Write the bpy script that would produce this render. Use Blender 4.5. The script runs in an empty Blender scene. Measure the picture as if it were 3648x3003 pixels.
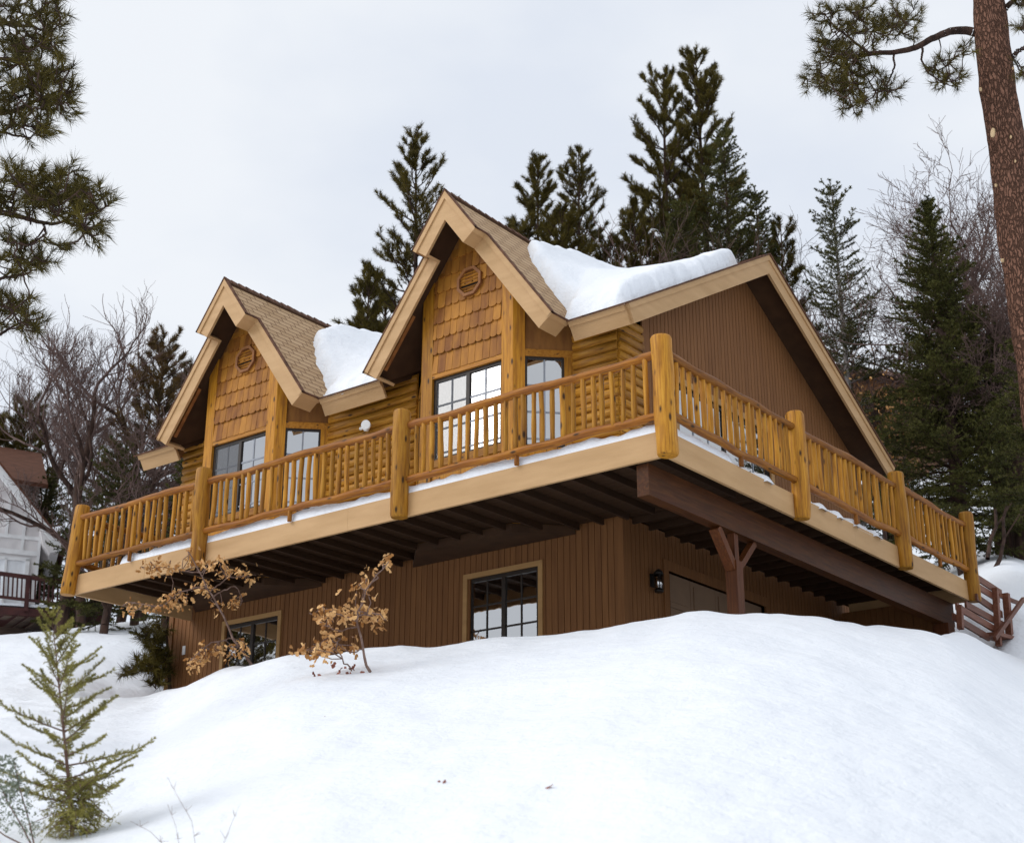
import bpy, math, random
import numpy as np
from mathutils import Vector, Matrix, noise as mnoise
S = bpy.context.scene
COL = S.collection
rng = np.random.default_rng(7)
random.seed(7)
R = math.radians

# ------------------------------------------------------------------ camera, sky, sun, exposure
CAM = np.array([8.2998, -13.4242, -5.3854]); YAW, PITCH, ROLL = 0.6656, 0.3541, 0.0023
FPX = 5177.5; PW, PH = 3648, 3003; K = 0.57813
_fx = np.array([-math.sin(YAW), math.cos(YAW), 0]); _r = np.array([math.cos(YAW), math.sin(YAW), 0]); _u = np.array([0, 0, 1.0])
FW = _fx*math.cos(PITCH) + _u*math.sin(PITCH); _up = -_fx*math.sin(PITCH) + _u*math.cos(PITCH)
RT = _r*math.cos(ROLL) + _up*math.sin(ROLL); UP = -_r*math.sin(ROLL) + _up*math.cos(ROLL)
cd = bpy.data.cameras.new("camera"); cam = bpy.data.objects.new("camera", cd); COL.objects.link(cam)
cam.matrix_world = Matrix(((RT[0], UP[0], -FW[0], CAM[0]), (RT[1], UP[1], -FW[1], CAM[1]), (RT[2], UP[2], -FW[2], CAM[2]), (0, 0, 0, 1)))
cd.sensor_width = 36; cd.sensor_fit = 'HORIZONTAL'; cd.lens = FPX/PW*36; cd.clip_start = 0.1; cd.clip_end = 2000
cd.dof.use_dof = True; cd.dof.focus_distance = 19.0; cd.dof.aperture_fstop = 2.7
S.camera = cam

SUN_EL, SUN_AZ = R(38), R(218)      # azimuth measured from +Y towards +X: the sun stands front left of the house
w = bpy.data.worlds.new("World"); S.world = w; w.use_nodes = True
nt = w.node_tree; nt.nodes.clear()
def N(nt, t, **kw):
    n = nt.nodes.new(t)
    for k, v in kw.items(): setattr(n, k, v)
    return n
out = N(nt, 'ShaderNodeOutputWorld'); bg = N(nt, 'ShaderNodeBackground'); bg.inputs[1].default_value = 0.1
sky = N(nt, 'ShaderNodeTexSky', sky_type='NISHITA', sun_disc=False, sun_elevation=SUN_EL, sun_rotation=SUN_AZ)
tc = N(nt, 'ShaderNodeTexCoord'); mp = N(nt, 'ShaderNodeMapping'); mp.inputs['Scale'].default_value = (1.6, 1.6, 3.2)
nz = N(nt, 'ShaderNodeTexNoise'); nz.inputs['Scale'].default_value = 2.1; nz.inputs['Detail'].default_value = 5; nz.inputs['Roughness'].default_value = .5
cr = N(nt, 'ShaderNodeValToRGB')
cr.color_ramp.elements[0].position = .36; cr.color_ramp.elements[0].color = (6.1, 6.5, 7.2, 1)
cr.color_ramp.elements[1].position = .62; cr.color_ramp.elements[1].color = (7.1, 7.35, 7.7, 1)
mx = N(nt, 'ShaderNodeMix', data_type='RGBA'); mx.inputs[0].default_value = .93
L = nt.links.new
L(tc.outputs['Generated'], mp.inputs[0]); L(mp.outputs[0], nz.inputs['Vector']); L(nz.outputs[0], cr.inputs[0])
L(sky.outputs[0], mx.inputs[6]); L(cr.outputs[0], mx.inputs[7]); L(mx.outputs[2], bg.inputs[0]); L(bg.outputs[0], out.inputs[0])
sd = bpy.data.lights.new("sun", 'SUN'); sd.energy = 1.3; sd.angle = R(40); sd.color = (1, .97, .93)
so = bpy.data.objects.new("sun", sd); COL.objects.link(so)
sdir = Vector((math.sin(SUN_AZ)*math.cos(SUN_EL), math.cos(SUN_AZ)*math.cos(SUN_EL), math.sin(SUN_EL)))
so.rotation_euler = sdir.to_track_quat('Z', 'Y').to_euler(); so.location = (0, 0, 40)
S.view_settings.view_transform = 'Standard'; S.view_settings.look = 'None'; S.view_settings.gamma = 1; S.view_settings.exposure = 0.38
S.cycles.max_bounces = 8; S.cycles.diffuse_bounces = 4; S.cycles.transparent_max_bounces = 12

# ------------------------------------------------------------------ pixel helpers (2109-wide picture coordinates)
def ray(px, py):
    return FW + RT*((px/K - PW/2)/FPX) - UP*((py/K - PH/2)/FPX)
def at(px, py, d):
    """the point at horizontal distance d from where the photographer stood"""
    r = ray(px, py); return CAM + r*(d/math.hypot(r[0], r[1]))
def on(px, py, P, n):
    r = ray(px, py); return CAM + r*(np.dot(np.array(P, float)-CAM, n)/np.dot(r, n))
def az_e(px, py):
    r = ray(px, py); return math.atan2(r[1], r[0]), r[2]/math.hypot(r[0], r[1])

# ------------------------------------------------------------------ materials
MATS = {}
def new_mat(name):
    m = bpy.data.materials.new(name); m.use_nodes = True
    return m, m.node_tree, m.node_tree.nodes['Principled BSDF']
def ramp(nt, stops):
    r = N(nt, 'ShaderNodeValToRGB'); e = r.color_ramp.elements
    while len(e) < len(stops): e.new(.5)
    for i, (p, c) in enumerate(stops): e[i].position = p; e[i].color = (*c, 1)
    return r
def simple(name, c1, c2, scale=(3, 3, 3), rough=.7, bump=.0, detail=5, spec=.3, lo=.35, hi=.65, island=0.0, bscale=None):
    m, nt, b = new_mat(name); L = nt.links.new
    tc = N(nt, 'ShaderNodeTexCoord'); mp = N(nt, 'ShaderNodeMapping'); mp.inputs['Scale'].default_value = scale
    nz = N(nt, 'ShaderNodeTexNoise'); nz.inputs['Scale'].default_value = 1; nz.inputs['Detail'].default_value = detail
    rp = ramp(nt, [(lo, c1), (hi, c2)])
    L(tc.outputs['Object'], mp.inputs[0]); L(mp.outputs[0], nz.inputs['Vector'])
    src = nz.outputs[0]
    if island:
        ge = N(nt, 'ShaderNodeNewGeometry'); ma = N(nt, 'ShaderNodeMath', operation='MULTIPLY_ADD'); ma.inputs[1].default_value = island; ma.inputs[2].default_value = -island/2
        ad = N(nt, 'ShaderNodeMath', operation='ADD'); L(ge.outputs['Random Per Island'], ma.inputs[0]); L(ma.outputs[0], ad.inputs[0]); L(src, ad.inputs[1]); src = ad.outputs[0]
    L(src, rp.inputs[0]); L(rp.outputs[0], b.inputs['Base Color'])
    b.inputs['Roughness'].default_value = rough; b.inputs['Specular IOR Level'].default_value = spec
    if bump:
        bp = N(nt, 'ShaderNodeBump'); bp.inputs['Strength'].default_value = bump; bp.inputs['Distance'].default_value = .02
        s2 = nz.outputs[0]
        if bscale:
            n2 = N(nt, 'ShaderNodeTexNoise'); n2.inputs['Scale'].default_value = bscale; n2.inputs['Detail'].default_value = 4
            L(tc.outputs['Object'], n2.inputs['Vector']); s2 = n2.outputs[0]
        L(s2, bp.inputs['Height']); L(bp.outputs[0], b.inputs['Normal'])
    MATS[name] = m; return m
def log_wood(name, axis, cols, dark=(.05, .022, .008), red=(.20, .07, .02), rough=.5, knots=True, redamt=.5):
    """peeled, oiled timber with the grain running along one axis of the object"""
    m, nt, b = new_mat(name); L = nt.links.new
    tc = N(nt, 'ShaderNodeTexCoord'); oi = N(nt, 'ShaderNodeObjectInfo')
    of = N(nt, 'ShaderNodeVectorMath', operation='SCALE'); of.inputs[0].default_value = (17, 23, 31); L(oi.outputs['Random'], of.inputs['Scale'])
    ad = N(nt, 'ShaderNodeVectorMath', operation='ADD'); L(tc.outputs['Object'], ad.inputs[0]); L(of.outputs[0], ad.inputs[1])
    def mapped(along, across):
        mp = N(nt, 'ShaderNodeMapping'); s = [across]*3; s['xyz'.index(axis)] = along; mp.inputs['Scale'].default_value = s
        L(ad.outputs[0], mp.inputs[0]); return mp.outputs[0]
    g = N(nt, 'ShaderNodeTexNoise'); g.inputs['Scale'].default_value = 1; g.inputs['Detail'].default_value = 6; g.inputs['Roughness'].default_value = .6
    L(mapped(2.2, 34), g.inputs['Vector'])
    rp = ramp(nt, [(.28, cols[0]), (.5, cols[1]), (.72, cols[2])]); L(g.outputs[0], rp.inputs[0])
    st = N(nt, 'ShaderNodeTexNoise'); st.inputs['Scale'].default_value = 1; st.inputs['Detail'].default_value = 4; L(mapped(1.7, 7), st.inputs['Vector'])
    sr = ramp(nt, [(.5, (0, 0, 0)), (.75, (redamt,)*3)]); L(st.outputs[0], sr.inputs[0])
    m1 = N(nt, 'ShaderNodeMix', data_type='RGBA'); L(sr.outputs[0], m1.inputs[0]); L(rp.outputs[0], m1.inputs[6]); m1.inputs[7].default_value = (*red, 1)
    col = m1.outputs[2]
    if knots:
        vo = N(nt, 'ShaderNodeTexVoronoi'); vo.inputs['Scale'].default_value = 1; L(mapped(3.1, 8.5), vo.inputs['Vector'])
        kr = ramp(nt, [(.09, (1, 1, 1)), (.20, (0, 0, 0))]); L(vo.outputs['Distance'], kr.inputs[0])
        m2 = N(nt, 'ShaderNodeMix', data_type='RGBA'); L(kr.outputs[0], m2.inputs[0]); L(col, m2.inputs[6]); m2.inputs[7].default_value = (*dark, 1); col = m2.outputs[2]
    ck = N(nt, 'ShaderNodeTexNoise'); ck.inputs['Scale'].default_value = 1; ck.inputs['Detail'].default_value = 3; L(mapped(.9, 26), ck.inputs['Vector'])
    c_r = ramp(nt, [(.64, (0, 0, 0)), (.70, (.75, .75, .75))]); L(ck.outputs[0], c_r.inputs[0])
    m3 = N(nt, 'ShaderNodeMix', data_type='RGBA'); L(c_r.outputs[0], m3.inputs[0]); L(col, m3.inputs[6]); m3.inputs[7].default_value = (dark[0]*1.6, dark[1]*1.5, dark[2]*1.3, 1); col = m3.outputs[2]
    hv = N(nt, 'ShaderNodeHueSaturation'); mr = N(nt, 'ShaderNodeMapRange'); mr.inputs[3].default_value = .72; mr.inputs[4].default_value = 1.2
    ge = N(nt, 'ShaderNodeNewGeometry'); sm = N(nt, 'ShaderNodeMath', operation='ADD'); fr_ = N(nt, 'ShaderNodeMath', operation='FRACT'); L(oi.outputs['Random'], sm.inputs[0]); L(ge.outputs['Random Per Island'], sm.inputs[1]); L(sm.outputs[0], fr_.inputs[0]); L(fr_.outputs[0], mr.inputs[0]); L(mr.outputs[0], hv.inputs['Value']); L(col, hv.inputs['Color']); L(hv.outputs[0], b.inputs['Base Color'])
    b.inputs['Roughness'].default_value = rough; b.inputs['Specular IOR Level'].default_value = .2
    bp = N(nt, 'ShaderNodeBump'); bp.inputs['Strength'].default_value = .5; bp.inputs['Distance'].default_value = .006
    L(g.outputs[0], bp.inputs['Height']); L(bp.outputs[0], b.inputs['Normal'])
    MATS[name] = m; return m
HONEY = ((.20, .078, .010), (.40, .175, .017), (.53, .265, .034))
for a in 'xyz': log_wood('honey_log_'+a, a, HONEY)
for a in 'xyz': log_wood('rail_log_'+a, a, ((.11, .034, .005), (.27, .094, .009), (.39, .165, .018)), redamt=.85)
log_wood('column_timber', 'z', ((.24, .09, .008), (.43, .18, .014), (.51, .24, .026)), redamt=.55)
log_wood('header_timber', 'x', ((.26, .10, .012), (.40, .165, .02), (.46, .215, .035)), redamt=.5)
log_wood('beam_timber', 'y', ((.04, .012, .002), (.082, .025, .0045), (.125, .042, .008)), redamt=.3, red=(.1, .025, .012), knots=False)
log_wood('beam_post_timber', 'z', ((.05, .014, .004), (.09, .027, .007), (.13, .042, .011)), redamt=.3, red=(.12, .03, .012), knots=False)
log_wood('rustic_fence_wood', 'y', ((.10, .035, .02), (.16, .06, .035), (.2, .085, .05)), redamt=.3, red=(.1, .04, .02), knots=False)
simple('tan_paint', (.44, .265, .118), (.53, .33, .16), (1.2, 1.2, 7), .6, .2, bscale=60, lo=.3, hi=.7)
simple('tan_trim', (.36, .20, .075), (.42, .24, .09), (2, 2, 9), .6, .1)
simple('brown_siding', (.150, .060, .0185), (.235, .102, .033), (22, 22, 1.1), .75, .4, lo=.2, hi=.8, island=.13)
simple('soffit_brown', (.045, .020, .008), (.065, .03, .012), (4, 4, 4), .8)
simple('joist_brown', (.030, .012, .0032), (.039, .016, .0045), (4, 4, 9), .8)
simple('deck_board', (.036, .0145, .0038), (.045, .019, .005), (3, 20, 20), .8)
simple('dark_frame', (.022, .015, .011), (.034, .024, .017), (9, 9, 9), .45)
simple('shingle_cedar', (.20, .068, .010), (.46, .195, .024), (9, 9, 2.5), .65, .3, lo=.2, hi=.85, island=.55)
simple('cedar_back', (.20, .08, .02), (.30, .13, .03), (9, 9, 2), .7)
simple('vent_wood', (.20, .075, .022), (.30, .12, .035), (8, 8, 8), .6)
simple('blind', (.80, .82, .85), (.86, .88, .9), (2, 2, 2), .8)
simple('muntin', (.26, .28, .32), (.30, .32, .36), (4, 4, 4), .5)
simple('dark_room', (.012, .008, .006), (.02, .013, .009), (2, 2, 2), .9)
simple('garage_panel', (.20, .125, .075), (.24, .15, .09), (2, 2, 2), .6)
simple('white_paint', (.72, .72, .72), (.8, .8, .8), (5, 5, 5), .5)
simple('stucco', (.66, .63, .63), (.74, .71, .70), (3, 3, 3), .85, .3, bscale=40)
simple('brown_roof', (.075, .028, .014), (.125, .05, .027), (3, 3, 26), .85, .5)
simple('maroon_paint', (.045, .012, .011), (.07, .02, .017), (5, 5, 5), .6)
simple('grey_brown_wood', (.09, .06, .045), (.14, .095, .07), (4, 4, 14), .8)
simple('lamp_metal', (.012, .009, .008), (.02, .015, .012), (5, 5, 5), .4)
simple('bark_red', (.035, .016, .011), (.30, .135, .085), (15, 15, 5.5), .95, 1.0, lo=.36, hi=.62, bscale=17, spec=.1)
def plate_bark(name, c_f, c1, c2, sc):
    m, nt, b = new_mat(name); L = nt.links.new
    tc = N(nt, 'ShaderNodeTexCoord'); nz = N(nt, 'ShaderNodeTexNoise'); nz.inputs['Scale'].default_value = 5; nz.inputs['Detail'].default_value = 4; L(tc.outputs['Object'], nz.inputs['Vector'])
    dm = N(nt, 'ShaderNodeMix', data_type='VECTOR'); dm.inputs[0].default_value = .14; L(tc.outputs['Object'], dm.inputs[4]); L(nz.outputs['Color'], dm.inputs[5])
    mp = N(nt, 'ShaderNodeMapping'); mp.inputs['Scale'].default_value = sc; L(dm.outputs[1], mp.inputs[0])
    vo = N(nt, 'ShaderNodeTexVoronoi', feature='DISTANCE_TO_EDGE'); vo.inputs['Scale'].default_value = 1; L(mp.outputs[0], vo.inputs['Vector'])
    fr = ramp(nt, [(.02, (0, 0, 0)), (.17, (1, 1, 1))]); L(vo.outputs['Distance'], fr.inputs[0])
    n2 = N(nt, 'ShaderNodeTexNoise'); n2.inputs['Scale'].default_value = 22; n2.inputs['Detail'].default_value = 5; L(tc.outputs['Object'], n2.inputs['Vector'])
    pr = ramp(nt, [(.3, c1), (.7, c2)]); L(n2.outputs[0], pr.inputs[0])
    mx = N(nt, 'ShaderNodeMix', data_type='RGBA'); L(fr.outputs[0], mx.inputs[0]); mx.inputs[6].default_value = (*c_f, 1); L(pr.outputs[0], mx.inputs[7]); L(mx.outputs[2], b.inputs['Base Color'])
    b.inputs['Roughness'].default_value = .95; b.inputs['Specular IOR Level'].default_value = .1
    ad = N(nt, 'ShaderNodeMath', operation='MULTIPLY_ADD'); ad.inputs[1].default_value = .4; L(n2.outputs[0], ad.inputs[0]); L(fr.outputs[0], ad.inputs[2])
    bp = N(nt, 'ShaderNodeBump'); bp.inputs['Strength'].default_value = 1; bp.inputs['Distance'].default_value = .03; L(ad.outputs[0], bp.inputs['Height']); L(bp.outputs[0], b.inputs['Normal']); MATS[name] = m
plate_bark('bark_plates', (.082, .043, .029), (.13, .066, .044), (.25, .13, .088), (27, 27, 6.5))
simple('bark_dark', (.022, .012, .009), (.075, .042, .03), (11, 11, 2.5), .95, .8, lo=.35, hi=.68, bscale=16)
simple('bark_pale', (.26, .23, .22), (.36, .33, .32), (6, 6, 3), .9, .4)
simple('bark_twig', (.085, .052, .044), (.155, .10, .086), (3, 3, 3), .9)
simple('bark_sapling', (.13, .075, .055), (.24, .16, .13), (18, 18, 9), .9, .3)
simple('cut_wood', (.55, .38, .2), (.66, .48, .28), (9, 9, 9), .7)
simple('needle_pine', (.036, .029, .005), (.135, .103, .020), (2.6, 2.6, 2.6), .6, spec=.12, lo=.3, hi=.72, detail=2, island=.25)
simple('needle_near', (.028, .023, .004), (.122, .095, .018), (3, 3, 3), .6, spec=.12, lo=.3, hi=.72, detail=2, island=.3)
simple('needle_fir', (.028, .032, .007), (.118, .115, .030), (2.2, 2.2, 2.2), .6, spec=.12, lo=.3, hi=.72, detail=2, island=.25)
simple('needle_sapling', (.15, .14, .026), (.40, .36, .09), (7, 7, 7), .5, lo=.3, hi=.7, detail=2, island=.3)
simple('needle_yellow', (.055, .038, .008), (.18, .10, .025), (2, 2, 2), .6, lo=.3, hi=.7, detail=2, island=.2)
simple('sage_leaf', (.12, .14, .10), (.24, .27, .20), (6, 6, 6), .7, island=.3)
simple('oak_leaf', (.32, .13, .025), (.80, .48, .20), (5, 5, 5), .6, lo=.25, hi=.75, island=.5)
simple('leaf_red', (.16, .05, .03), (.34, .13, .09), (9, 9, 9), .7, island=.4)
def shingle_roof():
    m, nt, b = new_mat('roof_shingle'); L = nt.links.new
    uv = N(nt, 'ShaderNodeUVMap'); br = N(nt, 'ShaderNodeTexBrick'); br.offset = .5
    br.inputs['Scale'].default_value = 1; br.inputs['Brick Width'].default_value = .30; br.inputs['Row Height'].default_value = .135; br.inputs['Mortar Size'].default_value = .012
    br.inputs['Color1'].default_value = (.50, .34, .195, 1); br.inputs['Color2'].default_value = (.41, .265, .14, 1); br.inputs['Mortar'].default_value = (.20, .11, .05, 1)
    nz = N(nt, 'ShaderNodeTexNoise'); nz.inputs['Scale'].default_value = 60; nz.inputs['Detail'].default_value = 3
    mx = N(nt, 'ShaderNodeMix', data_type='RGBA', blend_type='OVERLAY'); mx.inputs[0].default_value = .35
    L(uv.outputs[0], br.inputs['Vector']); L(uv.outputs[0], nz.inputs['Vector']); L(br.outputs[0], mx.inputs[6]); L(nz.outputs[0], mx.inputs[7]); L(mx.outputs[2], b.inputs['Base Color'])
    b.inputs['Roughness'].default_value = .9
    bp = N(nt, 'ShaderNodeBump'); bp.inputs['Distance'].default_value = .012; bp.invert = True; L(br.outputs['Fac'], bp.inputs['Height']); L(bp.outputs[0], b.inputs['Normal'])
    MATS['roof_shingle'] = m
shingle_roof()
simple('shingle_edge', (.07, .032, .018), (.15, .07, .04), (9, 9, 9), .9)
def snow_mat():
    m, nt, b = new_mat('snow'); L = nt.links.new
    tc = N(nt, 'ShaderNodeTexCoord')
    n1 = N(nt, 'ShaderNodeTexNoise'); n1.inputs['Scale'].default_value = 2.2; n1.inputs['Detail'].default_value = 8; n1.inputs['Roughness'].default_value = .62
    n2 = N(nt, 'ShaderNodeTexNoise'); n2.inputs['Scale'].default_value = 14; n2.inputs['Detail'].default_value = 4
    for n in (n1, n2): L(tc.outputs['Object'], n.inputs['Vector'])
    b1 = N(nt, 'ShaderNodeBump'); b1.inputs['Strength'].default_value = .45; b1.inputs['Distance'].default_value = .20; L(n1.outputs[0], b1.inputs['Height'])
    b2 = N(nt, 'ShaderNodeBump'); b2.inputs['Strength'].default_value = .3; b2.inputs['Distance'].default_value = .025; L(n2.outputs[0], b2.inputs['Height']); L(b1.outputs[0], b2.inputs['Normal'])
    L(b2.outputs[0], b.inputs['Normal'])
    b.inputs['Base Color'].default_value = (.83, .86, .905, 1); b.inputs['Roughness'].default_value = .75; b.inputs['Specular IOR Level'].default_value = .2
    MATS['snow'] = m
snow_mat()
def glass_mat(name, ior, tint):
    m = bpy.data.materials.new(name); m.use_nodes = True; nt = m.node_tree; nt.nodes.clear(); L = nt.links.new
    o = N(nt, 'ShaderNodeOutputMaterial'); mx = N(nt, 'ShaderNodeMixShader'); t = N(nt, 'ShaderNodeBsdfTransparent'); t.inputs[0].default_value = (*tint, 1)
    g = N(nt, 'ShaderNodeBsdfGlossy'); g.inputs['Roughness'].default_value = .01; f = N(nt, 'ShaderNodeFresnel'); f.inputs['IOR'].default_value = ior
    tc = N(nt, 'ShaderNodeTexCoord'); nz = N(nt, 'ShaderNodeTexNoise'); nz.inputs['Scale'].default_value = 2.5; nz.inputs['Detail'].default_value = 2
    bp = N(nt, 'ShaderNodeBump'); bp.inputs['Strength'].default_value = .05; bp.inputs['Distance'].default_value = .03
    L(tc.outputs['Object'], nz.inputs['Vector']); L(nz.outputs[0], bp.inputs['Height']); L(bp.outputs[0], g.inputs['Normal'])
    L(f.outputs[0], mx.inputs[0]); L(t.outputs[0], mx.inputs[1]); L(g.outputs[0], mx.inputs[2]); L(mx.outputs[0], o.inputs[0]); MATS[name] = m
glass_mat('glass', 9.0, (.93, .95, .97))

def screen_mat():
    m = bpy.data.materials.new('screen'); m.use_nodes = True; nt = m.node_tree; b = nt.nodes['Principled BSDF']; b.inputs['Base Color'].default_value = (.10, .10, .105, 1); b.inputs['Roughness'].default_value = .8; b.inputs['Alpha'].default_value = .5; MATS['screen'] = m
screen_mat()

# ------------------------------------------------------------------ mesh helpers
class MB:
    def __init__(s): s.v = []; s.f = []; s.uv = None; s.smooth = set()
    def add(s, vs, fs, smooth=False):
        o = len(s.v); s.v += [tuple(map(float, p)) for p in vs]
        for f in fs:
            if smooth: s.smooth.add(len(s.f))
            s.f.append(tuple(i+o for i in f))
        return s
    def box(s, lo, hi):
        x0, y0, z0 = lo; x1, y1, z1 = hi
        return s.add([(x0, y0, z0), (x1, y0, z0), (x1, y1, z0), (x0, y1, z0), (x0, y0, z1), (x1, y0, z1), (x1, y1, z1), (x0, y1, z1)],
                     [(0, 3, 2, 1), (4, 5, 6, 7), (0, 1, 5, 4), (1, 2, 6, 5), (2, 3, 7, 6), (3, 0, 4, 7)])
    def prism(s, poly, vec):
        """closed polygon (3-D points) swept by vec"""
        n = len(poly); a = [Vector(p) for p in poly]; v = Vector(vec); b = [p+v for p in a]
        return s.add(a+b, [tuple(range(n))[::-1], tuple(range(n, 2*n))] + [(i, (i+1) % n, n+(i+1) % n, n+i) for i in range(n)])
    def bar(s, p0, p1, wd, ht, up=(0, 0, 1)):
        p0, p1, up = Vector(p0), Vector(p1), Vector(up); d = (p1-p0).normalized(); sx = d.cross(up).normalized()*(wd/2); sy = sx.cross(d).normalized()*(ht/2)
        return s.add([p+a*sx+b*sy for p in (p0, p1) for a, b in ((-1, -1), (1, -1), (1, 1), (-1, 1))],
                     [(3, 2, 1, 0), (4, 5, 6, 7), (0, 1, 5, 4), (1, 2, 6, 5), (2, 3, 7, 6), (3, 0, 4, 7)])
    def tube(s, pts, rad, n=8, jit=0.0, cap=True):
        pts = [Vector(p) for p in pts]; m = len(pts); V = []; F = []
        ref = Vector((0, 0, 1)) if abs((pts[-1]-pts[0]).normalized().z) < .8 else Vector((1, 0, 0))
        for i, p in enumerate(pts):
            d = (pts[min(i+1, m-1)]-pts[max(i-1, 0)]).normalized(); a = d.cross(ref).normalized(); b = d.cross(a)
            for k in range(n):
                t = 2*math.pi*k/n; r = rad[i]*(1+jit*mnoise.noise(p*3.1+Vector((math.cos(t)*2, math.sin(t)*2, 0))))
                V.append(p+a*(math.cos(t)*r)+b*(math.sin(t)*r))
        for i in range(m-1):
            for k in range(n): F.append((i*n+k, i*n+(k+1) % n, (i+1)*n+(k+1) % n, (i+1)*n+k))
        s.add(V, F, True)
        if cap: o = len(s.v)-len(V); s.f.append(tuple(o+k for k in range(n))[::-1]); s.f.append(tuple(o+(m-1)*n+k for k in range(n)))
        return s
    def build(s, name, mat, parent=None, off=None, recalc=True):
        me = bpy.data.meshes.new(name)
        o_ = parent_off(parent) if off is None else Vector(off)
        me.from_pydata([tuple(Vector(p)-o_) for p in s.v], [], s.f)
        mats = mat if isinstance(mat, (list, tuple)) else [mat]
        for m in mats: me.materials.append(MATS[m])
        if s.smooth: me.polygons.foreach_set('use_smooth', [i in s.smooth for i in range(len(s.f))])
        if recalc:
            import bmesh
            bm = bmesh.new(); bm.from_mesh(me); bmesh.ops.recalc_face_normals(bm, faces=bm.faces); bm.to_mesh(me); bm.free()
        me.update()
        return link(name, me, parent)
def parent_off(p):
    o = Vector((0, 0, 0))
    while p is not None: o = o + p.location; p = p.parent
    return o
def link(name, me, parent=None, loc=None):
    o = bpy.data.objects.new(name, me); COL.objects.link(o)
    if parent is not None: o.parent = parent
    if loc is not None: o.location = Vector(loc)-parent_off(parent)
    return o
def np_mesh(name, V, F, mat, parent=None, smooth=False, off=None):
    """V (n,3) world coordinates, F (m,k) faces of one size"""
    V = np.asarray(V, np.float32) - np.array(parent_off(parent) if off is None else off, np.float32); F = np.asarray(F, np.int32); k = F.shape[1]
    me = bpy.data.meshes.new(name); me.vertices.add(len(V)); me.vertices.foreach_set('co', V.ravel())
    me.loops.add(F.size); me.loops.foreach_set('vertex_index', F.ravel()); me.polygons.add(len(F))
    me.polygons.foreach_set('loop_start', np.arange(0, F.size, k, dtype=np.int32))
    if smooth: me.polygons.foreach_set('use_smooth', np.ones(len(F), bool))
    me.materials.append(MATS[mat]); me.update(calc_edges=True); me.validate()
    return link(name, me, parent)
def thing(name, label, cat, loc=(0, 0, 0), group=None):
    o = bpy.data.objects.new(name, None); COL.objects.link(o); o.location = loc; o.empty_display_size = .2
    return tag(o, label, cat, group)
def tag(o, label=None, cat=None, group=None, kind=None):
    if label: o['label'] = label
    if cat: o['category'] = cat
    if group: o['group'] = group
    if kind: o['kind'] = kind
    return o
def unit(a): return a/np.maximum(np.linalg.norm(a, axis=-1, keepdims=True), 1e-9)
def sstep(t): t = np.clip(t, 0, 1); return t*t*(3-2*t)

# ------------------------------------------------------------------ snow covered hillside
# columns: picture column, row of the bank's crest, its distance, drop behind it, then (distance, height or ('y', row)) further back
TER = [(-900, 1500, 24, 0, [(40, ('y', 1380))]),
       (0, 1437, 22, 0, [(40, ('y', 1303))]), (150, 1434, 22, 0, [(40, ('y', 1290))]), (250, 1432, 22.5, .12, [(40, ('y', 1277))]),
       (300, 1429, 23, .4, [(40, ('y', 1272))]), (338, 1413, 24, .6, [(40, ('y', 1270))]),
       (360, 1402, 23, .3, [(27, -1.8), (34, -1.4), (45, ('y', 1262))]), (475, 1367, 20.6, .3, [(25, -1.6), (34, -1.4), (45, ('y', 1262))]),
       (600, 1336, 19.3, .4, [(25, -2), (34, -2), (45, ('y', 1255))]), (800, 1327, 18.2, .5, [(25, -2.2), (34, -2), (45, ('y', 1240))]),
       (960, 1316, 17.5, .5, [(25, -2.4), (34, -2), (45, ('y', 1230))]), (1110, 1296, 17, .6, [(25, -2.5), (34, -2), (45, ('y', 1200))]),
       (1285, 1274, 16.5, .8, [(25, -2.6), (34, -2), (45, ('y', 1190))]), (1420, 1257, 16.2, .9, [(25, -2.6), (34, -2), (45, ('y', 1180))]),
       (1560, 1258, 16.4, .9, [(25, -2.6), (34, -2), (45, ('y', 1170))]), (1700, 1267, 17, .9, [(25, -2.6), (34, -1.5), (45, ('y', 1160))]),
       (1800, 1279, 18, .9, [(25, -2.2), (31, -1.0), (38, ('y', 1160))]), (1960, 1286, 20, .8, [(24, -1.7), (29, ('y', 1252)), (37, ('y', 1150))]),
       (2040, 1322, 21, .5, [(24.5, ('y', 1330)), (27.5, ('y', 1195)), (37, ('y', 1135))]), (2109, 1356, 21.5, .25, [(24.5, ('y', 1320)), (28, ('y', 1170)), (37, ('y', 1130))]),
       (2600, 1480, 24, .1, [(28, ('y', 1420)), (40, ('y', 1300))])]
DS = np.concatenate([np.arange(.4, 6, .4), np.arange(6, 30, .16), np.arange(30, 50, .7), np.array([55, 62, 72, 85, 110, 150, 220, 320])])
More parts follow.
